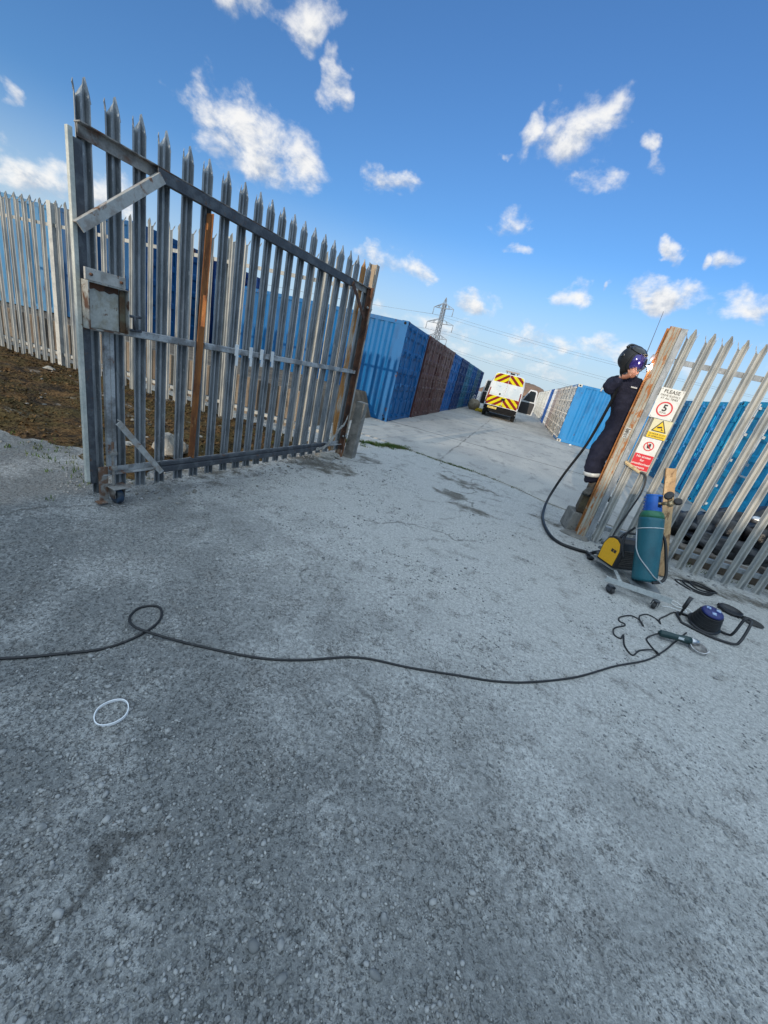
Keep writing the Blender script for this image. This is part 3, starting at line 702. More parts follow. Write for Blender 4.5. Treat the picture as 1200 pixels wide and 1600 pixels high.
# drop bolt at the foot of the free end
b = MB(); b.span((-.030,-.052,.03),(.035,-.042,.30)); b.tube([(.06,-.075,.10),(.06,-.075,.50)], .010, 8); b.span((-.06,-.10,.02),(.005,-.040,.030)); b.span((.035,-.09,.40),(.085,-.06,.425)); b.span((.035,-.09,.28),(.085,-.06,.305)); b.build('drop_bolt', M('rusty_drop_bolt', (.26,.25,.23), (.16,.085,.05), 14, (.42,.56), .7, .1, bump=.3), gate, bevel=.002)
# wheel
wh = MB(); T = Matrix.Translation((.078,-.085,.063)) @ Matrix.Rotation(R(90), 4, 'Y')
b = MB(); b.span((.02,-.150,.138),(.15,-.030,.146)); b.prism([(-.115,.05),(-.055,.05),(-.035,.138),(-.135,.138)], .006, 'x', .038); b.prism([(-.115,.05),(-.055,.05),(-.035,.138),(-.135,.138)], .006, 'x', .112); wb_ = b.build('wheel_bracket', RUST_RAIL, gate, bevel=.002)
wh.lathe([(.0,-.022),(.040,-.022),(.056,-.022),(.062,-.016),(.062,.016),(.056,.022),(.040,.022),(0,.022)], 28, 0, T)
wl = wh.build('wheel', M('blue_rubber_tyre', (.022,.05,.095), (.03,.04,.05), 20, (.4,.6), .6, 0, bump=.2), gate)
h = MB(); h.lathe([(0,-.026),(.020,-.026),(.024,-.022),(.024,.022),(.020,.026),(0,.026)], 16, 0, T); h.build('hub', GALV_OLD, wl)
# white ties on the middle rail
for k, u in enumerate((1.17, 1.345, 1.49, 1.64)):
    b = MB(); b.span((u-.022,-.066,1.245),(u+.020,-.058,1.345)); b.span((u-.006,-.064,1.16+.01*k),(u+.026,-.060,1.25)); o = b.build('white_tie', WHITE, gate, bevel=.003); 
# hinge pins
for z in (2.12, .36):
    b = MB(); b.tube([(3.30,-.06,z),(3.44,-.045,z)], .014, 8); b.tube([(3.41,-.045,z-.03),(3.41,-.045,z+.03)], .02, 8); b.build('hinge', GALV_PALE, gate)

# ------------------------------------------------------------------ hinge post and concrete stump
b = MB(); b.span((-2.40,5.43,-.05),(-2.388,5.53,2.66)); b.span((-2.388,5.475,-.05),(-2.302,5.485,2.66)); b.span((-2.302,5.43,-.05),(-2.29,5.53,2.66))
tag(b.build('hinge_post', M('streaked_hinge_post', (.40,.38,.34), (.34,.26,.18), 8, (.42,.6), .7, .1, c3=(.22,.085,.03), s3=7, thr3=(.50,.58), bump=.3, stretch=(1.4,1.4,.3)), bevel=.002), 'upright steel post streaked with rust carrying the open gate', 'gate post')
b = MB(); b.box((-2.20,5.62,.43),(.155,.17,.90),rot=Matrix.Rotation(R(3),3,'Y'),taper=.92); 
tag(b.build('concrete_stump', CONC, bevel=.012), 'short broken concrete post standing right against the gate hinge', 'concrete post')

# ------------------------------------------------------------------ left fence
lf = thing('palisade_fence', 'long cream-lit palisade fence behind the open gate above the mossy bank', 'fence', (-2.5, 5.36, 0), math.atan2(-.2, -7.5)+math.pi)
def lx(X): return (X+2.5)
pm = pale_mesh(.0, 2.69, 1, .028, .012); first = None
x = -.12; k = 0; posts = (-2.15, -5.52, -8.9)
while x > -11.0:
    if min(abs(x-p) for p in posts) > .05:
        if first is None: first = o = pm.build('pale', GALV_PALE, lf, solid=.003, fix=False)
        else: o = first.copy(); COL.objects.link(o)
        o.scale = (1.15,1.1,1); o.location = (x, 0, -.01+.012*random.random()); o.rotation_euler = (random.uniform(-.006,.006), random.uniform(-.006,.006), random.uniform(-.06,.06))
    x -= .187
for z in (.30, 2.33):
    b = MB(); b.span((-11.1,.034,z-.025),(0,.040,z+.025)); b.span((-11.1,.041,z+.019),(0,.085,z+.025)); b.build('rail', GALV_PALE, lf, bevel=.0015)
for p in posts:
    b = MB(); b.span((p-.045,-.02,-.05),(p+.045,-.013,2.66)); b.span((p-.004,-.012,-.05),(p+.004,.09,2.64)); b.span((p-.045,.091,-.05),(p+.045,.098,2.66)); b.build('post', M('cream_lit_post', (.48,.465,.42), (.36,.355,.33), 7, (.45,.65), .6, .1, bump=.1) if p == posts[0] else bpy.data.materials['cream_lit_post'], lf, bevel=.002)

# ------------------------------------------------------------------ right fence with its rusted post
rf = thing('palisade_fence', 'leaning row of sunlit palisade pales carrying the three warning signs', 'fence', (1.42, 5.25, 0), 0)
pm = pale_mesh(.0, 2.56, 1, .020, .012); first = None
for k in range(20):
    if first is None: first = o = pm.build('pale', GALV_PALE, rf, solid=.003, fix=False)
    else: o = first.copy(); COL.objects.link(o)
    o.scale = (1.25,1.1,1); o.location = (.072+.1665*k, 0, -.004*k*.0 + random.uniform(-.008,.008)); o.rotation_euler = (0, random.uniform(-.006,.006), random.uniform(-.06,.06))
for z in (.205, 2.235):
    b = MB(); b.span((.02,.034,z-.028),(3.4,.040,z+.028)); b.span((.02,.041,z+.022),(3.4,.085,z+.028)); b.build('rail', GALV, rf, bevel=.0015)
b = MB(); b.span((2.79,.10,-.05),(2.88,.108,2.5)); b.span((2.831,.042,-.05),(2.839,.10,2.5)); b.build('post', GALV, rf, bevel=.002)
b = MB(); b.span((-.062,-.006,-.02),(.003,.0,2.55)); b.span((-.062,.001,-.02),(-.056,.05,2.55)); b.build('end_angle', GALV, rf, bevel=.0015)
gp = thing('gate_post', 'heavy rusted steel gate post with flaking cream paint at the fence end', 'gate post', (1.302, 5.25, 0), 0)
b = MB(); b.span((-.051,-.012,-.02),(.051,.0,2.552)); b.build('front_flange', RSJ, gp, bevel=.003)
b = MB(); b.span((-.056,-.0105,-.02),(-.0515,.0,2.551)); b.build('flange_edge', RSJ_EDGE, gp)
b = MB(); b.span((-.012,-.0140,-.02),(-.008,-.0122,2.54)); b.span((.022,-.0140,-.02),(.026,-.0122,2.54)); b.build('weld_seam', RSJ_EDGE, gp)
b = MB(); b.span((-.004,.001,-.02),(.004,.118,2.55)); b.build('web', RSJ, gp)
b = MB(); b.span((-.051,.119,-.02),(.051,.131,2.552)); b.build('back_flange', RSJ_EDGE, gp, bevel=.003)
b = MB(); b.span((-.040,-.0165,1.335),(.020,-.0125,1.455)); st_ = b.build('sticker', M('worn_sticker', (.55,.55,.52), (.35,.34,.30), 30, (.4,.6), .6, 0), gp)
b = MB(); rnd = random.Random(3)
for k in range(9):
    z = 1.345+.0115*k; b.span((-.036+rnd.uniform(0,.014),-.0178,z),(.014-rnd.uniform(0,.018),-.0168,z+rnd.uniform(.005,.009)))
b.build('print', SIGNBLACK, st_)
# cement round the foot of the post
b = MB(); b.blob((1.27,5.30,.0), .20, 8, .35, 4, 0, (1,.7,.22)); tag(b.build('cement_collar', CONC), 'rough broken cement round the foot of the rusted gate post', 'concrete')

# ------------------------------------------------------------------ signs
def sign(name, label, x0, x1, z0, z1, y=5.212):
    return thing(name, label, 'sign', ((x0+x1)/2, y, (z0+z1)/2), 0)
UP = R(90)
def put(o, x, z, y=-.0035): o.location = (x, y, z); o.rotation_euler = (UP, 0, 0)
def ring(r0, r1, n=40):
    m_ = MB(); vs = []
    for k in range(n):
        a = 2*math.pi*k/n; vs += [(r0*math.cos(a), r0*math.sin(a), 0), (r1*math.cos(a), r1*math.sin(a), 0)]
    m_.add(vs, [(2*k, 2*k+1, (2*k+3) % (2*n), (2*k+2) % (2*n)) for k in range(n)])
    m_.add([(p[0], p[1], .0007) for p in vs], [(2*k, 2*k+1, (2*k+3) % (2*n), (2*k+2) % (2*n)) for k in range(n)])
    return m_
def plate(parent, w, h, m, name='plate', y=0, th=.003):
    b = MB(); b.span((-w/2, y-th/2, -h/2), (w/2, y+th/2, h/2)); return b.build(name, m, parent)
s = sign('speed_sign', 'white plate asking drivers to go slowly at 5 mph in a red ring', 1.419, 1.655, 1.628, 1.957)
plate(s, .236, .329, SIGNWHITE)
put(text_mesh('PLEASE', .052, SIGNBLACK, s, bold=.0004), 0, .128); put(text_mesh('DRIVE SLOWLY', .029, SIGNBLACK, s), 0, .086); put(text_mesh('AT ALL TIMES', .029, SIGNBLACK, s), 0, .056)
put(ring(.066, .080).build('red_ring', SIGNRED, s, fix=False), 0, -.055); put(text_mesh('5', .098, SIGNBLACK, s, bold=.003), 0, -.046); put(text_mesh('M.P.H.', .026, SIGNBLACK, s), 0, -.096)
b = MB()
for x in (-.105,.105):
    for z in (-.15,.15): b.tube([(x,-.001,z),(x,-.006,z)], .005, 8)
b.build('screws', STEEL, s) if False else b.build('screw', STEEL, s)
s = sign('cctv_sign', 'yellow triangle camera warning plate between the speed sign and the red sign', 1.482, 1.682, 1.412, 1.622)
plate(s, .195, .212, M('sign_cream', (.66,.60,.38), (.6,.53,.3), 12, (.45,.7), .45, 0, fine=.03))
b = MB(); b.span((-.0975,-.0035,-.106),(.0975,-.002,-.040)); b.build('text_panel', SIGNYEL, s)
def tri(r, y): return [(0, y+r), (-r*.95, y-r*.62), (r*.95, y-r*.62)]
b = MB(); b.prism(tri(.082,.022), .0012, 'y', -.0032); b.build('triangle_border', SIGNBLACK, s)
b = MB(); b.prism(tri(.064,.0205), .0012, 'y', -.0046); b.build('triangle', SIGNYEL, s)
b = MB(); b.box((-.006,-.0056,.022),(.048,.0012,.018),rot=Matrix.Rotation(R(-14),3,'Y')); b.box((.020,-.0056,.004),(.008,.0012,.020)); b.box((.028,-.0056,-.004),(.022,.0012,.007)); b.build('camera_symbol', SIGNBLACK, s)
put(text_mesh('24 HOUR CCTV', .0235, SIGNBLACK, s, bold=.0004), 0, -.058, -.0042); put(text_mesh('IN OPERATION', .0235, SIGNBLACK, s, bold=.0004), 0, -.086, -.0042)
s = sign('no_access_sign', 'lowest fence sign, white above with a prohibition ring and red below', 1.454, 1.667, 1.022, 1.405)
plate(s, .205, .383, SIGNWHITE)
b = MB(); b.span((-.1,-.0035,-.186),(.1,-.002,.0)); b.build('red_panel', SIGNRED, s)
put(ring(.043, .054).build('red_ring', SIGNRED, s, fix=False), 0, .098)
b = MB(); b.prism([(-.012,.075),(.016,.075),(.020,.105),(.016,.128),(-.002,.131),(-.010,.112),(-.022,.108),(-.020,.098)], .0012, 'y', -.0034); b.build('hand_symbol', SIGNBLACK, s)
b = MB(); b.box((0,-.0042,.098),(.088,.0012,.010),rot=Matrix.Rotation(R(45),3,'Y')); b.build('red_bar', SIGNRED, s)
for k, tx in enumerate(('No access', 'for', 'unauthorised', 'persons')):
    put(text_mesh(tx, .037, SIGNWHITE, s, bold=.0006), 0, -.030-.042*k, -.0042)
# ------------------------------------------------------------------ shipping containers
def paint_mat(name, rustk=.62, wear=.62):
    m, t, bs = newmat(name)
    v = t.new('ShaderNodeNewGeometry').outputs['Position']; col = t.new('ShaderNodeObjectInfo').outputs['Color']
    vs = t.vmath('MULTIPLY', v, (1,1,.22)).outputs[0]
    a = t.noise(vs, 4.5, 5, .62, .2); b_ = t.noise(v, 1.3, 4, .6)
    c = t.mix(t.ramp(a, .45, .72), col, t.mix(1.0, col, (.60,.62,.66), 'MULTIPLY'))
    c = t.mix(t.math('MULTIPLY', t.ramp(b_, .45, .7), .30), c, t.mix(.12, col, (.42,.44,.45)))
    r = t.ramp(t.noise(v, 7, 7, .7, .5), rustk, rustk+.05)
    c = t.mix(t.math('MULTIPLY', r, .85), c, (.12,.05,.025))
    sc = t.ramp(t.noise(v, 16, 5, .7), wear+.06, wear+.10)
    c = t.mix(t.math('MULTIPLY', sc, .5), c, (.42,.42,.42))
    t.link(c, bs.inputs['Base Color']); t.link(t.ramp(r, 0, 1, .58, .9), bs.inputs['Roughness']); bs.inputs['Specular IOR Level'].default_value = .3
    bp = t.new('ShaderNodeBump'); bp.inputs['Strength'].default_value = .25; bp.inputs['Distance'].default_value = .02
    t.link(t.noise(v, 3.2, 3, .6), bp.inputs['Height']); t.link(bp.outputs[0], bs.inputs['Normal'])
    return m
PAINT = paint_mat('container_paint', .64); PAINT_ROUGH = paint_mat('worn_container_paint', .60, .60)
HOLE = M('casting_hole', (.006,.006,.007), None, rough=.9, fine=0)
CL, CW, CH = 6.06, 2.44, 2.59
def corrugated(u0, u1, pitch=.278, depth=.036):
    """profile of (u, depth) between u0 and u1"""
    P = [(u0, 0)]; u = u0+.10
    while u + pitch < u1-.06:
        P += [(u, 0), (u+.068, depth), (u+.139, depth), (u+.207, 0)]; u += pitch
    P.append((u1, 0)); return P
def container_proto():
    root = thing('shipping_container', None, None)
    parts = []
    b = MB()
    for side, yy, sg in ((0, .014, 1), (1, CW-.014, -1)):
        P = corrugated(-CL+.12, -.12); n = len(P); base = len(b.v)
        for (u, dpt) in P: b.v += [(u, yy+sg*dpt, .15), (u, yy+sg*dpt, CH-.10)]
        for i in range(n-1): b.f.append((base+2*i, base+2*i+2, base+2*i+3, base+2*i+1)); b.m.append(0); b.sm.append(False)
    P = corrugated(.12, CW-.12); n = len(P); base = len(b.v)
    for (u, dpt) in P: b.v += [(-CL+.014+dpt, u, .15), (-CL+.014+dpt, u, CH-.10)]
    for i in range(n-1): b.f.append((base+2*i, base+2*i+2, base+2*i+3, base+2*i+1)); b.m.append(0); b.sm.append(False)
    b.build('side_wall', PAINT, root, solid=.004)
    b = MB(); P = corrugated(-CL+.1, -.1, .21, .02); base = len(b.v)
    for (u, dpt) in P: b.v += [(u, .05, CH-.03-dpt), (u, CW-.05, CH-.03-dpt)]
    for i in range(len(P)-1): b.f.append((base+2*i, base+2*i+2, base+2*i+3, base+2*i+1)); b.m.append(0); b.sm.append(False)
    b.span((-CL+.06,.06,.12),(-.06,CW-.06,.15)); b.build('roof', PAINT_ROUGH, root)
    b = MB()
    for y0, y1 in ((.004,.13),(CW-.13,CW-.004)):
        b.span((-.13,y0,.118),(-.008,y1,CH-.118)); b.span((-CL+.008,y0,.118),(-CL+.13,y1,CH-.118))
    for y0, y1 in ((.006,.07),(CW-.07,CW-.006)):
        b.span((-CL+.16,y0,.012),(-.16,y1,.15)); b.span((-CL+.16,y0,CH-.105),(-.16,y1,CH-.012))
    b.span((-.13,.16,.012),(-.010,CW-.16,.14)); b.span((-.13,.16,CH-.13),(-.010,CW-.16,CH-.008)); b.span((-CL+.01,.16,.012),(-CL+.13,CW-.16,.14)); b.span((-CL+.01,.16,CH-.11),(-CL+.13,CW-.16,CH-.01))
    b.build('frame', PAINT_ROUGH, root)
    cm = None
    for x in (-.178, -CL):
        for y in (0, CW-.162):
            for z in (0, CH-.118):
                if cm is None:
                    b = MB(); b.span((0,0,0),(.178,.162,.118))
                    for T in (Matrix.Translation((.1785,.081,.059)) @ Matrix.Rotation(R(90),4,'Y'), Matrix.Translation((.089,-.0005,.059)) @ Matrix.Rotation(R(90),4,'X'), Matrix.Translation((.089,.1625,.059)) @ Matrix.Rotation(R(90),4,'X')):
                        b.lathe([(0,-.001),(.036,-.001),(.036,.001),(0,.001)], 12, 1, T)
                    cm = o = b.build('corner_casting', [PAINT_ROUGH, HOLE], root, bevel=0)
                else: o = cm.copy(); COL.objects.link(o)
                o.location = (x, y, z)
    for side in (0, 1):
        y0 = .135 if side == 0 else CW/2+.006; y1 = CW/2-.006 if side == 0 else CW-.135
        b = MB(); zs = [(.15,0),(.42,0)]
        for zc in (.52, .98, 1.44, 1.90): zs += [(zc-.0,0),(zc+.05,-.034),(zc+.30,-.034),(zc+.35,0)]
        zs += [(2.45,0)]
        base = len(b.v)
        for z, dx in zs: b.v += [(-.030+dx, y0+.05, z), (-.030+dx, y1-.05, z)]
        for i in range(len(zs)-1): b.f.append((base+2*i, base+2*i+1, base+2*i+3, base+2*i+2)); b.m.append(0); b.sm.append(False)
        b.span((-.075,y0,.145),(-.022,y0+.05,2.455)); b.span((-.075,y1-.05,.145),(-.022,y1,2.455)); b.span((-.075,y0+.05,.145),(-.0225,y1-.05,.20)); b.span((-.075,y0+.05,2.40),(-.0225,y1-.05,2.455))
        dr = b.build('door', PAINT, root)
        for f in ((.24,.68) if side == 0 else (.32,.76)):
            yb = y0+f*(y1-y0); b = MB(); b.tube([(.020,yb,.09),(.020,yb,2.53)], .017, 6)
            for z in (.16,.62,1.25,1.85,2.44): b.span((-.022,yb-.045,z-.03),(.032,yb+.045,z+.03))
            lb = b.build('locking_bar', PAINT_ROUGH, dr)
            b = MB(); sgn = 1 if f < .5 else -1
            b.bar((.05,yb,1.02),(.05,yb+sgn*.36,1.00),.014,.032); b.span((.02,yb-.03,.97),(.058,yb+.03,1.07)); b.build('handle', PAINT_ROUGH, lb)
        b = MB()
        yh = y0 if side == 0 else y1; sg = -1 if side == 0 else 1
        for z in (.40,.95,1.55,2.15): b.span((-.012,yh-.05,z-.06),(.010,yh+.05,z+.06)); b.tube([(.006,yh+sg*.03,z-.07),(.006,yh+sg*.03,z+.07)], .014, 6)
        b.build('hinge', PAINT_ROUGH, dr)
    return root
proto = container_proto(); CONT_N = [0]
KIDMAP = {}
for o_ in bpy.data.objects:
    if o_.parent is not None: KIDMAP.setdefault(o_.parent.name, []).append(o_)
def tree_copy(o, parent=None):
    c = o.copy(); COL.objects.link(c)
    if parent is not None: c.parent = parent
    for ch in KIDMAP.get(o.name, []): tree_copy(ch, c)
    return c
def allof(o):
    out = [o]
    for ch in o.children: out += allof(ch)
    return out
CONTS = []
def container(label, loc, rz, body, door=None, bars=None, group=None, frame=None):
    if CONT_N[0] == 0: c = proto
    else: c = tree_copy(proto)
    CONT_N[0] += 1
    CONTS.append((c, body, door, bars, frame))
    c.location = loc; c.rotation_euler = (0,0,rz)
    tag(c, label, 'shipping container', group)
    return c
BLUE1 = (.004,.112,.295); BLUE2 = (.008,.095,.28); BLUE3 = (.010,.045,.15); TEALB = (.035,.16,.26); MAR = (.105,.040,.034); MAR2 = (.135,.062,.052)
LBLUE = (.11,.30,.55); SKYB = (.020,.22,.50); CREAM = (.55,.53,.47); GREIGE = (.42,.39,.34); MAUVE = (.36,.31,.30); OFFW = (.66,.66,.65)
GL = 'containers along the left side of the road'; GR = 'containers along the right side of the road'
left = [('bright blue container nearest the gate, its ribbed side lit by the sun', BLUE1, None, None),
 ('faded maroon container right behind the bright blue one, wide rust streaks', MAR, None, (.20,.13,.12)),
 ('paler brownish maroon container between the maroon and the mid blue ones', MAR2, None, (.24,.17,.16)),
 ('mid blue container with scuffed doors beyond the two maroon ones', (.008,.105,.32), (.010,.12,.36), (.03,.17,.42)),
 ('dark navy container half hidden past the scuffed mid blue doors', BLUE3, None, None),
 ('teal blue container in the middle of the left row by the pale sack', TEALB, None, None),
 ('deep blue container just past the teal one, left of the van', BLUE2, None, None),
 ('greyish teal container second beyond the teal one near the van', (.05,.13,.19), None, None),
 ('dark blue container beside the open left door of the van', BLUE3, None, None)]
for k, (lb, bd, dr, br) in enumerate(left):
    container(lb, (-3.21+random.uniform(-.03,.03)*(k > 0), 10.34+2.575*k, .016), random.uniform(-.006,.006)*(k > 0), bd, dr, br, GL)
right = [('blue sided container with cream doors first in the right row', SKYB, CREAM, (.50,.50,.48), CREAM),
 ('weathered cream grey container next to the blue sided one', (.47,.45,.40), None, (.52,.50,.46), None),
 ('stained greige container third along the right row', GREIGE, None, (.46,.43,.40), None),
 ('mauve brown container between the greige and the white ones', MAUVE, None, (.40,.35,.34), None),
 ('white container just nearer than the only blue doors of the right row', OFFW, None, None, None),
 ('container with the only deep blue doors in the right row', (.02,.10,.34), None, None, None),
 ('white container just beyond the deep blue doors', OFFW, None, None, None)]
for k in range(8):
    tone = .58-.03*(k % 3)
    right.append((['off white container second beyond the deep blue doors','off white container third beyond the deep blue doors','cream white container fourth beyond the deep blue doors','cream white container fifth beyond the deep blue doors',
      'greyish white container behind the open right van door','far pale container third from the end of the right row','far pale container next to last in the right row','farthest pale container closing the right row'][k], (tone,tone,tone-.04), None, None, None))
for k, (lb, bd, dr, br, fr) in enumerate(right):
    container(lb, (2.22+random.uniform(-.03,.03)*(k > 0), 19.62+CW+2.575*k, .016), math.pi+random.uniform(-.006,.006)*(k > 0), bd, dr, br, GR, fr)
GN = 'blue containers behind the right fence'
for lb, y, x, bd, br in (('blue container with silver locking bars nearest behind the right fence', 9.35, 4.95, (.014,.37,.60), (.50,.52,.52)),
    ('blue container behind the fence between the barred one and the teal end one', 11.95, 5.05, (.016,.38,.62), (.03,.22,.5)), ('teal blue container farthest back behind the warning signs', 14.5, 5.0, (.03,.19,.36), (.04,.2,.36)),
    ('darker blue container at the right edge behind the fence', 6.75, 5.0, (.010,.22,.42), (.3,.34,.36))):
    container(lb, (x, y+CW, .016), math.pi, bd, None, br, GN)
GB = 'containers on the raised ground behind the left fence'
container('light blue ribbed container raised behind the far left fence', (-10.55, 9.45, .66), R(27), (.06,.21,.38), None, None, GB)
container('dark blue container with its doors to the right behind the gate', (-9.85, 8.35, .66), R(1), (.005,.068,.18), (.005,.080,.22), (.015,.09,.22), GB)
container('navy container just beyond the dark blue one behind the gate', (-9.85, 10.95, .66), R(1), (.010,.045,.16), (.010,.06,.22), None, GB)
container('grey container at the far left edge of the yard', (-17.0, 7.2, .66), R(20), (.30,.30,.29), None, None, GB)
for c, body, door, bars, frame in CONTS:
    bars = bars or tuple(min(1, a*1.15+.01) for a in (door or body)); door = door or body
    for o in allof(c):
        nm = o.name.split('.')[0]
        o.color = (*({'door': door, 'locking_bar': bars, 'handle': bars, 'hinge': door}.get(nm, body)), 1)
        if frame and nm in ('corner_casting',): o.color = (*frame, 1)
# the sticker on the doors behind the fence
b = MB(); b.span((4.908,10.30,1.98),(4.914,10.62,2.28)); 
sk = tag(b.build('notice', M('faded_notice', (.50,.58,.66), (.35,.50,.66), 20, (.45,.6), .5, 0), fix=True), 'pale notice with red print on the blue doors behind the fence', 'notice')
b = MB()
for k in range(3): b.span((4.905,10.36,2.05+.06*k),(4.9075,10.56-.04*k,2.085+.06*k))
b.build('print', M('faded_red_print', (.55,.06,.08), None, rough=.6), sk)

# retaining wall and earth terrace under the left containers
b = MB()
for i in range(7):
    x0 = -16.2+i*1.8; b.span((x0+.006,6.32+.02*random.random(),-.1),(x0+1.794,6.52,.70+.02*random.random()-.015*(i > 4)))
tag(b.build('retaining_wall', CONC_BROWN, bevel=.012), 'stained brown concrete wall below the raised blue containers', 'wall')
b = MB(); n = 30
b.v = []; xs_ = [-40+i*1.0 for i in range(37)]; ys_ = [6.53+j*.9 for j in range(8)]
for y in ys_:
    for x in xs_: b.v.append((x, y, .645+.05*noise.noise(V((x*.8,y*.8,2)))))
for j in range(len(ys_)-1):
    for i in range(len(xs_)-1): 
        a = j*len(xs_)+i; b.f.append((a,a+1,a+1+len(xs_),a+len(xs_))); b.m.append(0); b.sm.append(True)
q = len(xs_); lst = len(b.v)
for j in range(len(ys_)): b.v.append((xs_[-1]+.35, ys_[j], -.05))
for j in range(len(ys_)-1): b.f.append((j*q+q-1, lst+j, lst+j+1, (j+1)*q+q-1)); b.m.append(0); b.sm.append(True)
tag(b.build('earth_terrace', M('terrace_earth', (.17,.13,.09), (.09,.07,.05), 3, (.4,.6), 1, 0, bump=.6, bscale=20), fix=False), kind='structure')
b = MB(); b.span((-11.25,7.95,.6),(-11.10,8.10,3.55)); b.build
tag(b.build('orange_post', M('orange_paint', (.50,.17,.06), (.38,.12,.05), 9, (.4,.6), .6, 0), bevel=.004), 'thin orange post standing between the light and the dark blue containers', 'post')
# ------------------------------------------------------------------ the van
van = thing('van', 'white high roof van with red and yellow chevrons, both front doors open', 'van', (-.84, 23.72, .016), R(.5))
VW = M('van_white_paint', (.60,.62,.64), (.52,.54,.56), 1.5, (.45,.7), .5, 0, fine=.03, coat=.1)
VBLK = M('van_black_trim', (.010,.010,.011), (.018,.018,.018), 8, (.5,.7), .8, 0, fine=.05, spec=.15)
GLASS = M('dark_vehicle_glass', (.012,.016,.018), None, rough=.08, fine=0, spec=.8)
WINW = M('pale_window_glass', (.36,.44,.50), (.46,.51,.54), 2.5, (.42,.62), .3, 0, fine=.02, spec=.7)  # pale blue-grey base colour for the rear windows
TAIL = M('tail_light_red', (.22,.012,.014), (.12,.01,.01), 10, (.4,.6), .2, 0, fine=0)
AMBER = M('amber_lens', (.75,.30,.04), None, rough=.25, fine=0)
def chev():
    m, t, bs = newmat('chevron_film')
    v = t.new('ShaderNodeTexCoord').outputs['Object']; s = t.new('ShaderNodeSeparateXYZ'); t.link(v, s.inputs[0])
    k = t.math('ADD', s.outputs[2], t.math('MULTIPLY', t.math('ABSOLUTE', s.outputs[0]), .78))
    f = t.math('FRACT', t.math('DIVIDE', t.math('ADD', k, .06), .345))
    st = t.math('GREATER_THAN', f, .5)
    c = t.mix(st, (.20,.012,.013), (.66,.58,.008))
    g = t.ramp(t.noise(v, 9, 5, .65), .35, .7, .82, 1.05); cmb = t.new('ShaderNodeCombineColor')
    for i in range(3): t.link(g, cmb.inputs[i])
    t.link(t.mix(1.0, c, cmb.outputs[0], 'MULTIPLY'), bs.inputs['Base Color']); bs.inputs['Roughness'].default_value = .75; bs.inputs['Specular IOR Level'].default_value = .2
    return m
CHEV = chev()
# body: loft of rounded sections along y
def vsec(y, w0, w1, z0, z1, r=.16):
    """half outline from the sill up and over the roof, mirrored"""
    P = [(w0*.97, z0), (w0, z0+.18), (w0*1.0, z0+(z1-z0)*.42), ((w0+w1)/2+.02, z0+(z1-z0)*.72), (w1, z1-r), (w1-.06, z1-r*.35), (w1-.20, z1-.02), (w1-.5, z1)]
    R_ = [(x, y, z) for x, z in P]; L_ = [(-x, y, z) for x, z in reversed(P)]
    return R_+L_
secs = [vsec(.03,.95,.80,.40,2.44,.2), vsec(.10,.985,.85,.38,2.50), vsec(1.0,.99,.86,.36,2.52), vsec(3.6,.99,.86,.36,2.52), vsec(4.0,.99,.85,.36,2.48), vsec(4.35,.985,.82,.36,2.30),
        vsec(4.85,.975,.80,.36,1.75), vsec(5.05,.97,.80,.36,1.42), vsec(5.65,.94,.74,.36,1.18), vsec(5.85,.88,.70,.40,.98)]
b = MB(); n = len(secs[0])
for s_ in secs: b.v += s_
for j in range(len(secs)-1):
    for i in range(n): b.f.append((j*n+i, j*n+(i+1) % n, (j+1)*n+(i+1) % n, (j+1)*n+i)); b.m.append(0); b.sm.append(i < n-1)
b.f.append(tuple(range(n))); b.m.append(0); b.sm.append(False); b.f.append(tuple((len(secs)-1)*n+i for i in range(n))); b.m.append(0); b.sm.append(False)
b.build('body', VW, van)
def xw(z):   # half width of the back at height z
    return .955 if z < 1.3 else .955-.125*(z-1.3)/1.15
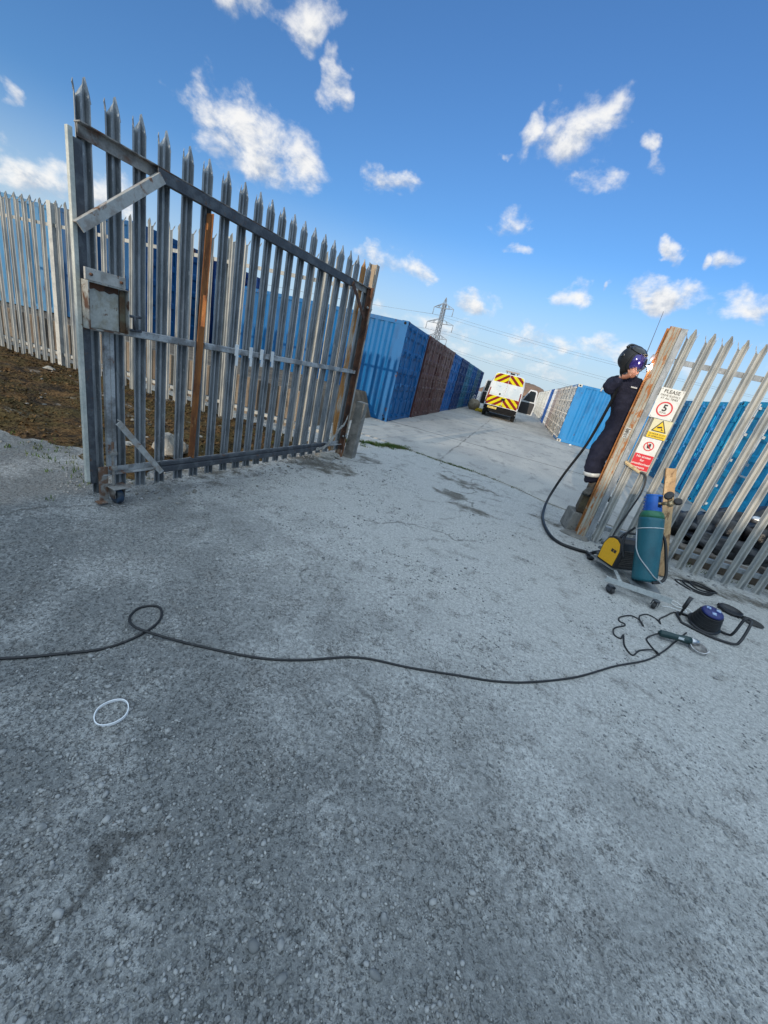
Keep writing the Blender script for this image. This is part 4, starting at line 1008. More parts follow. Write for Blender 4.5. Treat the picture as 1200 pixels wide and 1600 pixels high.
for sg in (-1, 1):
    def dpoly(z0, z1, inset=.0, x0=.006):
        P = [(sg*x0, z0), (sg*(xw(z0)-inset), z0)]
        if z0 < 1.3 < z1: P.append((sg*(xw(1.3)-inset), 1.3))
        if z1 > 2.38: P += [(sg*(xw(2.3)-inset), 2.3), (sg*(xw(2.4)-inset-.05), 2.40), (sg*(xw(2.45)-.22), z1), (sg*x0, z1+.012)]
        else: P += [(sg*(xw(z1)-inset), z1), (sg*x0, z1)]
        return P
    b = MB(); b.prism(dpoly(.66, 2.45, .03), .06, 'y', -.022); dr = b.build('rear_door', VW, van, bevel=.008)
    b = MB(); b.prism(dpoly(1.98, 2.43, .06, .014), .004, 'y', -.026); b.build('chevron_panel', CHEV, dr)
    b = MB(); b.prism(dpoly(.70, 1.22, .055, .014), .004, 'y', -.026); b.build('chevron_panel', CHEV, dr)
    b = MB(); b.prism([(sg*.05,1.27),(sg*.84,1.27),(sg*.86,1.33),(sg*.80,1.90),(sg*.76,1.95),(sg*.05,1.95)], .008, 'y', -.031); b.build('window', WINW, dr, bevel=.004)
    b = MB(); b.prism([(sg*(xw(.8)-.075),.80),(sg*(xw(.8)-.0),.80),(sg*(xw(1.9)-.0),1.62),(sg*(xw(1.9)-.07),1.62)], .03, 'y', -.034); b.build('tail_light', TAIL, van, bevel=.006)
    b = MB(); b.span((sg*.90-.03,-.075,.60),(sg*.90+.03,-.060,.68)); b.build('reflector', M('white_lens', (.8,.8,.78), None, rough=.2, fine=0) if sg < 0 else bpy.data.materials['white_lens'], van)
    for y in (.85, 4.75):
        T = Matrix.Translation((sg*.86, y, .345)) @ Matrix.Rotation(R(90), 4, 'Y')
        b = MB(); b.lathe([(.20,-.11),(.30,-.115),(.345,-.095),(.35,-.04),(.35,.04),(.345,.095),(.30,.115),(.20,.11)], 28, 0, T); wl = b.build('wheel', RUBBER, van)
        b = MB(); b.lathe([(0,-.06),(.12,-.05),(.20,-.10),(.205,-.10),(.205,.10),(.20,.10),(.12,.05),(0,.06)], 20, 0, T); b.build('rim', STEEL, wl)
b = MB(); b.span((-.93,-.085,.44),(.93,.05,.66)); b.span((-.88,-.06,.30),(.88,.06,.44)); b.span((-.55,-.12,.655),(.55,-.02,.672)); b.build('rear_bumper', VBLK, van, bevel=.02)
b = MB(); b.span((-.72,-.102,.50),(-.20,-.092,.61)); pl = b.build('number_plate', M('yellow_plate', (.78,.60,.10), (.70,.5,.08), 12, (.4,.6), .4, 0), van)
b = MB()
for k in range(7): b.span((-.68+.062*k+(.03 if k > 3 else 0),-.1045,.522),(-.645+.062*k+(.03 if k > 3 else 0),-.1025,.588))
b.build('registration_mark', SIGNBLACK, pl)
b = MB(); b.tube([(-.26,-.03,1.36),(-.26,-.05,1.36)], .05, 12); b.span((-.30,-.055,1.33),(-.22,-.045,1.39)); b.build('door_handle', VBLK, van, bevel=.004)
b = MB(); b.span((-.10,-.05,1.04),(.12,-.034,1.16)); b.build('latch', VBLK, van, bevel=.006)
b = MB(); b.span((-.05,.05,2.50),(.20,.30,2.56)); bl = b.build('beacon_base', VBLK, van, bevel=.01)
b = MB(); b.span((-.34,.08,2.585),(.44,.28,2.655)); lb_ = b.build('light_bar', M('grey_lens', (.26,.25,.24), (.40,.22,.10), 14, (.5,.62), .3, 0), van, bevel=.025)
b = MB(); 
for x in (-.25,.0,.34): b.span((x-.02,.15,2.51),(x+.02,.2,2.59))
b.build('light_bar_foot', VBLK, van)
b = MB()
for x in (-.42,.42): b.box((x,-.0315,1.78),(.20,.002,.012)); b.box((x+.04,-.0315,1.74),(.14,.002,.02))
b.build('window_lettering', M('pale_blue_lettering', (.14,.26,.42), (.3,.4,.5), 60, (.4,.6), .5, 0), van)
# front doors, swung open on their front edges
for sg, ang in ((1, 74), (-1, -34)):
    hd = MB(); out = [(0,.48),(1.02,.48),(1.06,1.15),(1.02,1.24),(.92,1.95),(.82,2.06),(.42,2.06),(.10,1.42),(0,1.22)]
    hd.prism([(a, z) for a, z in out], .05, 'x', 0)
    # polygon lies in y-z: y is measured back from the hinge
    hd.v = [(x, -y, z) for x, y, z in hd.v]
    d = hd.build('front_door', VW, van, bevel=.012)
    d.location = (sg*.99, 4.42, 0); d.rotation_euler = (0,0,R(ang))
    b = MB(); pn = [(.05,.52),(.95,.52),(.99,1.15),(.94,1.26),(.0+.05,1.22)]
    xo = -.022 if sg > 0 else .051
    b.prism(pn, .021, 'x', xo); b.v = [(x, -y, z) for x, y, z in b.v]; b.build('door_card', M('door_card_grey', (.035,.035,.038), None, rough=.7) if sg > 0 else bpy.data.materials['door_card_grey'], d, bevel=.01)
    b = MB(); wp = [(.14,1.32),(.90,1.32),(.84,1.90),(.78,1.98),(.46,1.98)]
    b.prism(wp, .060, 'x', -.005); b.v = [(x, -y, z) for x, y, z in b.v]; b.build('door_window', GLASS, d)
    b = MB(); b.box(((.16 if sg > 0 else -.12),-.14,1.42),(.22,.10,.34)); b.span((min(0,sg*.12),-.18,1.30),(max(0,sg*.12),-.10,1.34)); b.build('wing_mirror', VBLK, d, bevel=.03)
b = MB(); b.prism([(-.74,1.48),(.74,1.48),(.70,2.15),(-.70,2.15)], .01, 'y', 0); ws_ = b.build('windscreen', GLASS, van); ws_.location = (0,5.02,.02); ws_.rotation_euler = (R(37),0,0)
ws_.location = (0,5.99,-.05)

# beige sack and yellow coil by the containers
sk = thing('sack', 'beige bulging rubble sack with two white handles standing by the containers', 'sack', (-2.62, 26.6, .016))
b = MB(); b.blob((0,0,.34), .38, 10, .18, 3, 0, (1,.95,.95)); b.build('bag', M('beige_sacking', (.36,.30,.22), (.26,.21,.15), 7, (.4,.6), .9, 0, bump=.4), sk)
b = MB()
for x in (-.14,.14): b.tube(smoothpath([(x-.06,0,.62),(x-.05,.02,.84),(x+.02,.02,.92),(x+.06,0,.80),(x+.07,0,.62)], 4), .018, 6)
b.build('strap', WHITE, sk)
co = MB()
for k in range(4): co.tube([(.24*math.cos(a)+.02*k, .20*math.sin(a), .05+.045*k+.02*math.sin(3*a+k)) for a in [2*math.pi*i/20 for i in range(20)]], .028, 6, closed=True)
o = tag(co.build('yellow_hose', M('yellow_hose_skin', (.75,.56,.02), (.6,.4,.02), 9, (.4,.6), .5, 0)), 'small heap of yellow hose beside the beige sack', 'hose'); o.location = (-2.15, 26.0, .016)
# ------------------------------------------------------------------ pylons, wires, hill, aerial, added shade building
PYL = M('pylon_steel', (.26,.28,.31), (.20,.22,.24), 3, (.4,.6), .7, .1, fine=0)
def pylon_tree(loc, rz, label, first=None):
    if first is not None:
        r_ = first.copy(); COL.objects.link(r_)
        for ch in first.children:
            c = ch.copy(); COL.objects.link(c); c.parent = r_
        r_.location = loc; r_.rotation_euler = (0,0,rz); r_['label'] = label; return r_
    root = thing('pylon', label, 'pylon', loc, rz, 'pylons of the power line')
    H_ = 44.0
    def hw(z): return 4.2-(4.2-.95)*(z/28) if z < 28 else .95-.35*(z-28)/(H_-28)
    b = MB(); r = .16
    zs = [0,6,11,15.5,19.5,23,26,28.5,31,33.2,35.4,37.5,39.4,41.2,H_]
    for sx, sy in ((1,1),(1,-1),(-1,1),(-1,-1)):
        for a, c in zip(zs, zs[1:]):
            w0, w1 = hw(a), hw(c)
            if c == H_: w1 = .05
            b.bar((sx*w0, sy*w0, a), (sx*w1, sy*w1, c), r*1.5, r*1.5)
    for a, c in zip(zs[:-1], zs[1:-1]):
        w0, w1 = hw(a), hw(c)
        for f in range(4):
            c0 = [((-w0,-w0),(w0,-w0)),((w0,-w0),(w0,w0)),((w0,w0),(-w0,w0)),((-w0,w0),(-w0,-w0))][f]
            c1 = [((-w1,-w1),(w1,-w1)),((w1,-w1),(w1,w1)),((w1,w1),(-w1,w1)),((-w1,w1),(-w1,-w1))][f]
            b.bar((*c0[0],a),(*c1[1],c),r,r); b.bar((*c0[1],a),(*c1[0],c),r,r); b.bar((*c1[0],c),(*c1[1],c),r,r)
    b.build('mast', PYL, root)
    for z, L in ((25.5, 6.2), (32.3, 7.6), (39.2, 5.6)):
        for s_ in (-1, 1):
            b = MB(); w_ = hw(z)
            for sy in (-1, 1):
                b.bar((s_*w_, sy*w_, z), (s_*L, 0, z+.2), .2, .2); b.bar((s_*hw(z+2), sy*hw(z+2), z+2.1), (s_*L, 0, z+.2), .2, .2)
                b.bar((s_*(w_+L)/2, sy*w_/2, z+.1), (s_*(w_+L)/2.6, sy*w_/2, z+1.3), .16, .16)
            ar = b.build('cross_arm', PYL, root)
            b = MB(); b.tube([(s_*L,0,z+.1),(s_*L,0,z-3.0)], .17, 6); b.build('insulator', PYL, ar)
    return root
D0 = 212.0
p0 = V((-.2275*D0/ math.hypot(.2275,.974), .974*D0/math.hypot(.2275,.974), -6.9))
pyl = pylon_tree(tuple(p0), R(-18), 'lattice power pylon rising above the left row of containers')
# the line comes from the left, nearer, and runs off to the right beyond the yard
pL = V((-330, 150, -6.9)); pR = V((235, 205, -6.9))
WIRE = M('power_wire', (.16,.18,.21), None, rough=.6, fine=0)
def rot2(x, a): return V((x*math.cos(a), x*math.sin(a), 0))
names = {25.5: 'lowest', 32.3: 'middle', 39.2: 'topmost'}
for z, L in ((25.5, 6.2), (32.3, 7.6), (39.2, 5.6)):
    for s_ in (-1, 1):
        a = p0 + rot2(s_*L, R(-18)) + V((0,0,z-3.0))
        b = MB()
        for e, dirn in ((pL + rot2(s_*L, R(0)) + V((0,0,z-3.0)), 0), (pR + rot2(s_*L, R(-60)) + V((0,0,z-3.0)), 1)):
            pts = []
            for i in range(25):
                f = i/24; q = a.lerp(e, f); q.z -= 4*(6.0)*f*(1-f); pts.append(q)
            b.tube(pts, .055, 4, caps=False)
        tag(b.build('power_cable', WIRE, fix=False), '%s %s power wire strung from the pylon arms across the sky' % (names[z], 'outer left' if s_ < 0 else 'outer right'), 'power cable', 'wires of the power line')
# brown spoil heap beyond the yard
b = MB(); nx_, ny_ = 48, 20
for j in range(ny_+1):
    for i in range(nx_+1):
        u = i/nx_*2-1; v_ = j/ny_*2-1
        prof = max(0, 1-abs(u)**2.2)*max(0, 1-v_*v_)
        shape = max(0, min(1, 1.9*(1-abs(u-.02))))**.9
        h = 7.4*prof**.6*shape*(1+.10*noise.noise(V((u*3, v_*3, 1)))+.05*noise.noise(V((u*9, v_*9, 4))))
        b.v.append((-1.2+17*u, 165+22*v_, h-.3))
for j in range(ny_):
    for i in range(nx_):
        a = j*(nx_+1)+i; b.f.append((a,a+1,a+nx_+2,a+nx_+1)); b.m.append(0); b.sm.append(True)
tag(b.build('hill', M('brown_earth_heap', (.23,.135,.085), (.17,.11,.07), .25, (.4,.6), 1, 0, fine=.25, bscale=1.2, bump=.5), fix=False), kind='structure')
# thin whip aerial seen over the post
b = MB(); b.tube([(5.35, 24.3, 2.4), (5.30, 24.3, 4.2), (5.22, 24.4, 6.95)], [.030,.022,.010], 6)
tag(b.build('aerial', M('aerial_grey', (.10,.10,.11), None, rough=.6, fine=0)), 'thin leaning whip aerial rising behind the rusted gate post', 'aerial')
# unseen building added behind the camera, its roof shaped to shade the yard
sh = thing('shade_shed', 'unseen long grey steel building added behind the camera to shade the yard', 'shade_shed', (SHADE_SHED_X+45.3, -25, 0))
b = MB(); P = []; x = -45
b.v = []
k = 0
while x < 45:
    for dx, dy in ((0,0),(.10,.04),(.20,.04),(.30,0)): P.append((x+dx, dy))
    x += .4
for (x, y) in P: b.v += [(x, y, 0), (x, y, 6.6)]
for i in range(len(P)-1): b.f.append((2*i, 2*i+2, 2*i+3, 2*i+1)); b.m.append(0); b.sm.append(False)
b.span((-45,-14,0),(-44.95,-.05,6.6)); b.span((45,-14,0),(45.05,-.05,6.6)); b.span((-45,-14,0),(45,-13.95,6.6))
b.build('wall', M('shade_shed_cladding', (.30,.31,.31), (.24,.25,.25), 2, (.4,.6), .6, .1, stretch=(1,1,.2)), sh)
b = MB(); b.prism([(.4,6.45),(.4,6.62),(-7,SHADE_SHED_RIDGE),(-14.4,6.62),(-14.4,6.45),(-7,SHADE_SHED_RIDGE-.15)], 90.6, 'x', -45.3); b.build('roof', M('shade_shed_roof', (.20,.20,.21), (.15,.15,.15), 2, (.4,.6), .7, .1), sh)
# ------------------------------------------------------------------ welding kit on its trolley
tr = thing('trolley', 'low steel angle trolley on small black castors under the gas bottle', 'trolley', (0,0,0))
b = MB(); z = .082
b.angle((1.31,3.80,z),(1.88,3.79,z),.052,.006,(0,0,1),1); b.angle((1.30,4.52,z),(1.86,4.52,z),.036,.005,(0,0,1),1)
b.bar((1.47,3.80,z+.004),(1.50,4.54,z+.004),.036,.006); b.bar((1.72,3.80,z+.004),(1.80,4.54,z+.004),.036,.006)
b.build('frame', M('dusty_galvanised_angle', (.52,.54,.52), (.38,.40,.39), 14, (.45,.65), .55, .2, bump=.1), tr, bevel=.001)
b = MB(); b.span((1.57,3.93,z+.010),(1.84,4.22,z+.015)); b.box((1.52,4.40,z+.010),(.40,.30,.005),rot=Matrix.Rotation(R(35),3,'Z')); b.build('base_plate', STEEL, tr)
def caster(x, y, a, first=None):
    if first is not None:
        o = first.copy(); COL.objects.link(o); c = first.children[0].copy(); COL.objects.link(c); c.parent = o
    else:
        b = MB(); b.lathe([(0,.078),(.022,.078),(.022,.070),(0,.070)], 12); b.span((-.022,-.026,.03),(-.018,.014,.072)); b.span((.018,-.026,.03),(.022,.014,.072)); b.span((-.022,-.016,.064),(.022,.014,.070))
        o = b.build('caster', DARKSTEEL, tr)
        T = Matrix.Translation((0,-.012,.030)) @ Matrix.Rotation(R(90),4,'Y')
        b = MB(); b.lathe([(0,-.013),(.022,-.013),(.030,-.009),(.030,.009),(.022,.013),(0,.013)], 18, 0, T); b.build('wheel', RUBBER, o)
    o.location = (x, y, .002); o.rotation_euler = (0,0,a); return o
c0 = caster(1.36,3.76,.6); caster(1.76,3.765,-.5,c0); caster(1.30,4.50,2.0,c0); caster(1.84,4.50,1.1,c0)
for o in tr.children:
    if o.name.startswith('caster'): o.scale = (1.35,1.35,1.0)

wd = thing('welder', 'black welding machine with a bright yellow side panel on the trolley', 'welder', (1.535,4.385,.098), R(33))
b = MB(); P = [(-.115,.0),(.115,.0),(.118,.19),(.085,.275),(.03,.305),(-.03,.305),(-.085,.275),(-.118,.19)]
b.prism(P, .36, 'x', -.17); b.build('case', PLASTIC_BLK, wd, bevel=.008)
b = MB(); P2 = [(-.100,.015),(.100,.015),(.103,.185),(.074,.258),(.026,.284),(-.026,.284),(-.074,.258),(-.103,.185)]
b.prism(P2, .006, 'x', -.177); yp = b.build('side_panel', YELLOW, wd, bevel=.004)
b = MB(); b.span((-.1795,-.075,.150),(-.1768,-.048,.182)); b.span((-.1795,-.042,.150),(-.1768,-.015,.182)); b.build('badge', PLASTIC_BLK, yp)
b = MB()
for k in range(9): b.span((-.12,-.124,.030+.021*k),(.155,-.114,.040+.021*k))
b.build('vent', M('vent_slats', (.05,.045,.04), (.08,.07,.06), 20, (.4,.6), .5, .1), wd)
b = MB(); b.tube(smoothpath([(-.12,0,.30),(-.09,0,.355),(.0,0,.365),(.09,0,.355),(.13,0,.30)],5), .013, 8); b.build('handle', PLASTIC_BLK, wd)
b = MB()
for yy, zz in ((.085,.05),(.09,.11),(.085,.17)): b.tube([(-.150,yy+.02,zz),(-.175,yy+.055,zz)], .016, 10)
b.build('socket', DARKSTEEL, wd)

bt = thing('gas_cylinder', 'teal welding gas bottle with green shoulder and blue valve guard standing upright', 'gas bottle', (1.70,4.03,.128))
bt.rotation_euler = V((0,0,1)).rotation_difference(V((-.17,.30,.81))).to_euler()
b = MB(); b.lathe([(.085,0),(.106,.012),(.108,.03),(.108,.60),(.1065,.625)], 40); b.build('body', TEAL, bt)
b = MB(); b.lathe([(.1066,.6251),(.102,.655),(.090,.682),(.070,.700),(.045,.710),(.0,.712)], 40); b.build('shoulder', GREENPAINT, bt)
b = MB(); n = 36
for k in range(n):   # open guard: a ring below, two tall cheeks above
    a0, a1 = 2*math.pi*k/n, 2*math.pi*(k+1)/n
    am = math.degrees((a0+a1)/2) % 360
    openf = 275 < am < 350 or 95 < am < 160
    tops = .730 if openf else .845
    r0, r1 = .068, .077
    def pt(r, a, z): return (r*math.cos(a), r*math.sin(a), z)
    kk = .90 if not openf else 1
    vs = [pt(r0,a0,.69),pt(r1,a0,.69),pt(r1,a1,.69),pt(r0,a1,.69),pt(r0*kk,a0,tops),pt(r1*kk,a0,tops),pt(r1*kk,a1,tops),pt(r0*kk,a1,tops)]
    b.add(vs, [(3,2,1,0),(4,5,6,7),(0,1,5,4),(1,2,6,5),(2,3,7,6),(3,0,4,7)])
b.lathe([(.048,.838),(.071,.838),(.071,.856),(.048,.856)], 30)
for k in range(5): b.span((-.079,-.026,.70+.030*k),(-.073,.026,.714+.030*k))
b.build('valve_guard', PLASTIC_BLUE, bt, fix=True)
b = MB(); b.lathe([(.018,.70),(.018,.80),(.024,.80),(.024,.825),(.014,.83),(0,.83)], 14); b.tube([(0,0,.775),(.06,-.04,.775)], .013, 8); b.build('valve', BRASS, bt)
rg = MB(); rg.tube([(.055,-.037,.775),(.15,-.075,.785)], .017, 10); rg.lathe([(0,-.02),(.028,-.02),(.03,.0),(.028,.03),(0,.03)], 16, 0, Matrix.Translation((.12,-.063,.78)) @ Matrix.Rotation(R(70),4,'X'))
r_ = rg.build('regulator', BRASS, bt)
for (x, y, z) in ((.085,-.085,.845),(.165,-.10,.800),(.115,-.04,.865)):
    T = Matrix.Translation((x,y,z)) @ Matrix.Rotation(R(62),4,'X') @ Matrix.Rotation(R(-20),4,'Y')
    b = MB(); b.lathe([(0,-.016),(.030,-.016),(.034,-.010),(.034,.014),(.030,.018),(0,.012)], 20, 0, T); g_ = b.build('gauge', RUBBER, r_)
for k in range(3):
    b = MB(); b.tube([(.10+.03*k,-.06,.79),(.09+.035*k,-.08,.84)], .007, 6); b.build('stem', BRASS, r_)
b = MB(); ringp = [(.110*math.cos(a), .110*math.sin(a), .52+.012*math.cos(a+.6)) for a in [2*math.pi*i/32 for i in range(32)]]
b.tube(ringp, .0035, 6, closed=True); b.build('tie_wire', WHITE, bt)
b = MB(); pts = [(-.108,.02,.51),(-.118,-.02,.44),(-.116,-.03,.36),(-.112,-.045,.30),(-.085,-.078,.22),(-.03,-.112,.14),(.04,-.108,.06),(.09,-.09,.03),(.12,-.10,.0)]
b.tube(smoothpath(pts, 6), .0055, 6); b.build('gas_hose', M('clear_hose', (.48,.50,.50), (.38,.40,.40), 10, (.4,.6), .3, 0, fine=.03), bt)
b = MB(); b.tube(smoothpath([(.11,.06,.50),(.155,.05,.42),(.175,.02,.22),(.17,-.02,.08),(.12,-.06,.02),(.03,-.12,.004)], 6), .014, 8); b.tube(smoothpath([(.12,.08,.48),(.15,.10,.38),(.13,.10,.25),(.10,.12,.12)],6), .012, 8); b.tube(smoothpath([(-.11,.06,.52),(-.17,.10,.44),(-.19,.10,.32),(-.17,.10,.2)],6), .011, 8)
b.build('looped_hose', CABLE, bt)

# welding torch: hose over the yard, up to the hand
th = thing('welding_torch', 'welding torch held to the post with its thick black hose trailing to the welder', 'welding torch', (0,0,0))
ZH = .022
P = [(1.37,4.46,.15),(1.33,4.50,.11),(1.30,4.58,.04),(1.30,4.68,ZH),(1.18,4.66,ZH),(1.0,4.69,ZH),(.89,4.90,ZH),(.84,5.36,ZH),(.86,5.85,ZH+.01),(.93,6.35,.16),(1.012,6.42,.55),(1.09,6.1,1.10),(1.075,5.66,1.66),(1.04,5.45,1.92),(1.052,5.412,2.020)]
b = MB(); b.tube(smoothpath(P, 8), .019, 10); b.build('hose', CABLE, th)
b = MB(); b.tube([(1.040,5.410,2.008),(1.065,5.408,2.024),(1.175,5.390,2.085),(1.192,5.385,2.096)], [.016,.019,.017,.012], 10); b.build('handle', PLASTIC_BLK, th)
b = MB(); b.tube(smoothpath([(1.188,5.387,2.094),(1.220,5.372,2.140),(1.238,5.36,2.162),(1.242,5.34,2.155)], 4), .010, 8); b.build('neck', PLASTIC_BLK, th)
b = MB(); b.tube([(1.241,5.345,2.158),(1.243,5.318,2.140)], [.012,.010], 10); b.build('nozzle', BRASS, th)
b = MB(); b.bar((1.215,5.40,2.13),(1.195,5.385,2.215),.012,.016); b.build('trigger_guard', PLASTIC_BLK, th)
# the arc
m_, t_, bs_ = newmat('weld_arc_light'); bs_.inputs['Emission Color'].default_value = (1,.95,1,1); bs_.inputs['Emission Strength'].default_value = 40
b = MB(); rnd = random.Random(2)
b.blob((0,0,0), .017, 8, .3, 1)
for k in range(11):
    d_ = V((rnd.gauss(0,1), rnd.gauss(0,1)-.3, rnd.gauss(0,1))).normalized(); b.tube([d_*.008, d_*rnd.uniform(.025,.050)], [.006,.0008], 5)
o = tag(b.build('weld_spark', m_), 'dazzling white welding arc on the edge of the rusted post', 'welding arc'); o.location = (1.242,5.285,2.135)
b = MB(); b.blob((0,0,0), .026, 8, .5, 6, 0, (.7,.5,1.3)); o = tag(b.build('fume_plate', M('bright_weld_scrap', (.40,.36,.36), (.25,.22,.22), 20, (.4,.6), .6, 0)), 'small pale steel lug being welded beside the arc', 'steel lug'); o.location = (1.235,5.345,2.235)
pl_ = bpy.data.lights.new('weld_light', 'POINT'); pl_.energy = .35; pl_.color = (.82,.80,1.0); pl_.shadow_soft_size = .02
lo = bpy.data.objects.new('weld_light', pl_); COL.objects.link(lo); lo.location = (1.225,5.245,2.15)

# earth clamp on the fence
ec = thing('earth_clamp', 'brass earth clamp gripping a pale with its black lead hanging down', 'clamp', (0,0,0))
b = MB(); b.bar((1.40,5.205,1.085),(1.60,5.185,1.005),.022,.030); b.bar((1.40,5.185,1.06),(1.58,5.175,.995),.016,.014); b.build('jaw', BRASS, ec, bevel=.003)
b = MB(); b.tube(smoothpath([(1.585,5.18,1.01),(1.66,5.16,.98),(1.68,5.12,.80),(1.62,5.04,.50),(1.56,4.95,.26),(1.53,4.78,.10),(1.56,4.62,.15)], 7), .010, 8); b.build('lead', CABLE, ec)

# plank
pk = MB(); pk.bar((2.115,4.735,.012),(1.868,5.185,1.14),.105,.034,(0,-1,0))
tag(pk.build('timber_plank', TIMBER, bevel=.004), 'raw timber plank leaning on the fence beside the gas bottle', 'plank')

# cables on the ground
def cable(name, label, cat, pts, r, m=CABLE, z=None, k=7):
    b = MB(); P = [(x, y, gh(x, y)+r*.9 if len(q_) == 2 else q_[2]) for q_ in pts for x, y in [q_[:2]]]
    b.tube(smoothpath(P, k), r, 8); return tag(b.build(name, m), label, cat)
ext = [(-2.6,.05),(-2.1,.44),(-1.662,.761),(-1.502,.902),(-1.40,1.01),(-1.355,1.139),(-1.359,1.252),(-1.405,1.325),(-1.47,1.35),(-1.52,1.29),(-1.50,1.22),(-1.44,1.175,.016),(-1.35,1.17,.018),(-1.115,1.237),(-.805,1.332),(-.608,1.439),(-.36,1.625),(-.08,1.715),(.197,1.816),(.40,1.90),(.594,2.015),(.874,2.236),(1.16,2.524),(1.42,2.76),(1.60,2.98),(1.75,3.20),(1.93,3.46)]
cable('extension_cord', 'long black extension cord looping once and crossing the whole yard', 'cord', ext, .0063)
cable('white_lead', 'thin white lead tangled between the trolley and the cable reel', 'lead', [(1.86,3.86),(1.95,3.90),(2.02,3.89),(2.10,3.93),(2.08,4.06),(2.03,4.09),(1.99,4.02),(2.03,3.95,.016),(2.13,3.98,.02),(2.17,3.86)], .0062, WHITE)
b = MB()
for k in range(3):
    b.tube([(2.46+.04*k+(.20-.03*k)*math.cos(a)*.9, 4.72+(.12-.01*k)*math.sin(a)+.03*math.cos(2*a+k), .012+.012*k) for a in [2*math.pi*i/22 for i in range(22)]], .009, 6, closed=True)
tag(b.build('coiled_cable', CABLE), 'loose coil of black cable on the ground behind the plank', 'cable')

# angle grinder
gr = thing('angle_grinder', 'dark green angle grinder lying on the ground with a looped cord', 'angle grinder', (0,0,0))
A, B_ = V((1.625,3.20,.040)), V((1.86,3.245,.044)); ax = (B_-A).normalized()
b = MB(); L_ = (B_-A).length
b.tube([A, A+ax*.012, A+ax*.05, A+ax*.10, A+ax*.15, A+ax*.20, B_], [.018,.027,.029,.026,.025,.031,.032], 14); b.build('body', BOSCHGREEN, gr)
b = MB(); b.tube([B_-ax*.002, B_+ax*.02, B_+ax*.06, B_+ax*.07], [.030,.030,.024,.014], 12); b.build('gear_head', CHROME, gr)
C_ = B_+ax*.05+V((.012,-.040,-.018)); T = Matrix.Translation(C_) @ Matrix.Rotation(R(20),4,'X') @ Matrix.Rotation(R(-8),4,'Y')
b = MB(); b.lathe([(0,-.002),(.054,-.002),(.054,.002),(0,.002)], 28, 0, T); b.build('disc', M('worn_disc', (.16,.15,.14), (.3,.28,.26), 30, (.4,.6), .6, .3), gr)
b = MB(); n = 20; vs = []
for k in range(n+1):
    a = math.pi*k/n+math.pi*.95
    for r, z in ((.020,-.010),(.063,-.010),(.063,.018),(.058,.018),(.058,-.006),(.020,-.006)): vs.append((r*math.cos(a), r*math.sin(a), z))
b.add(vs, [(6*k+i, 6*k+(i+1) % 6, 6*k+6+(i+1) % 6, 6*k+6+i) for k in range(n) for i in range(6)], 0, False, T); b.build('guard', CHROME, gr)
b = MB(); b.span((-.022,-.006,-.001),(.022,.006,.001)); bd = b.build('badge', M('grey_badge', (.45,.48,.48), None, rough=.4), gr); bd.location = A+ax*.16+V((0,-.024,.012)); bd.rotation_euler = (R(65),0,math.atan2(ax.y, ax.x)); bd.scale = (1,1.6,1)
cp = [(1.625,3.20,.035),(1.54,3.13),(1.51,3.05),(1.545,2.90),(1.52,2.93,.016),(1.41,2.87),(1.33,2.76),(1.30,2.85),(1.32,2.97),(1.325,3.01),(1.29,2.94),(1.25,2.96),(1.26,3.04),(1.30,3.10),(1.37,3.17),(1.38,3.21),(1.345,3.22),(1.36,3.29),(1.44,3.38),(1.50,3.415),(1.545,3.38),(1.55,3.30),(1.53,3.31,.018),(1.55,3.42),(1.58,3.49),(1.66,3.56),(1.72,3.52),(1.73,3.46),(1.75,3.55),(1.84,3.67),(1.94,3.80),(2.05,3.88)]
P = [(q[0], q[1], q[2] if len(q) > 2 else gh(q[0], q[1])+.006) for q in cp]
b = MB(); b.tube(smoothpath(P, 6), .0058, 8); b.build('cord', CABLE, gr)

# cable reel
rl = thing('cable_reel', 'cable reel with a blue top and black windings on a tube stand', 'cable reel', (2.15,3.68,.0), R(-12)); rl.scale = (.92,.92,.92)
T = Matrix.Translation((-.01,.02,.115)) @ Matrix.Rotation(R(14),4,'X')
b = MB(); prof = [(.05,-.07)]
for k in range(8): prof += [(.112-.0035*k+.004*(k % 2), -.066+.0165*k), (.120-.0035*k+.004*(k % 2), -.066+.0165*k+.005), (.112-.0035*k, -.066+.0165*k+.010), (.098-.0035*k, -.066+.0165*k+.0135)]
prof += [(.05,.066)]; b.lathe(prof, 30, 0, T); b.build('windings', CABLE, rl)
b = MB(); b.lathe([(0,-.082),(.135,-.082),(.137,-.074),(.05,-.070)], 30, 0, T); b.build('lower_flange', PLASTIC_BLK, rl)
b = MB(); b.lathe([(.05,.066),(.086,.068),(.090,.074),(.082,.088),(.05,.094),(.0,.094)], 30, 0, T); bl = b.build('top_flange', PLASTIC_NAVY, rl)
b = MB()
for a in (30, 150, 270):
    b.box(T @ V((.045*math.cos(R(a)), .045*math.sin(R(a)), .097)), (.034,.034,.010), rot=T.to_3x3()) 
b.build('socket_cover', M('pale_blue_plastic', (.35,.45,.60), (.1,.15,.4), 40, (.45,.6), .4, 0), bl)
b = MB(); b.tube(smoothpath([(-.20,-.10,.014),(0,-.145,.014),(.20,-.10,.014),(.245,-.08,.06),(.275,.02,.215),(.275,.09,.225),(.245,.09,.20),(.22,.05,.06),(.19,.08,.016),(0,.15,.014),(-.20,.12,.014),(-.215,.0,.014)], 6), .012, 8, closed=True)
b.tube([(-.205,.05,.014),(-.185,.085,.20)], .011, 8); b.tube([(-.205,.05,.10),(-.185,.09,.225)], .018, 10); b.build('stand', PLASTIC_BLK, rl)

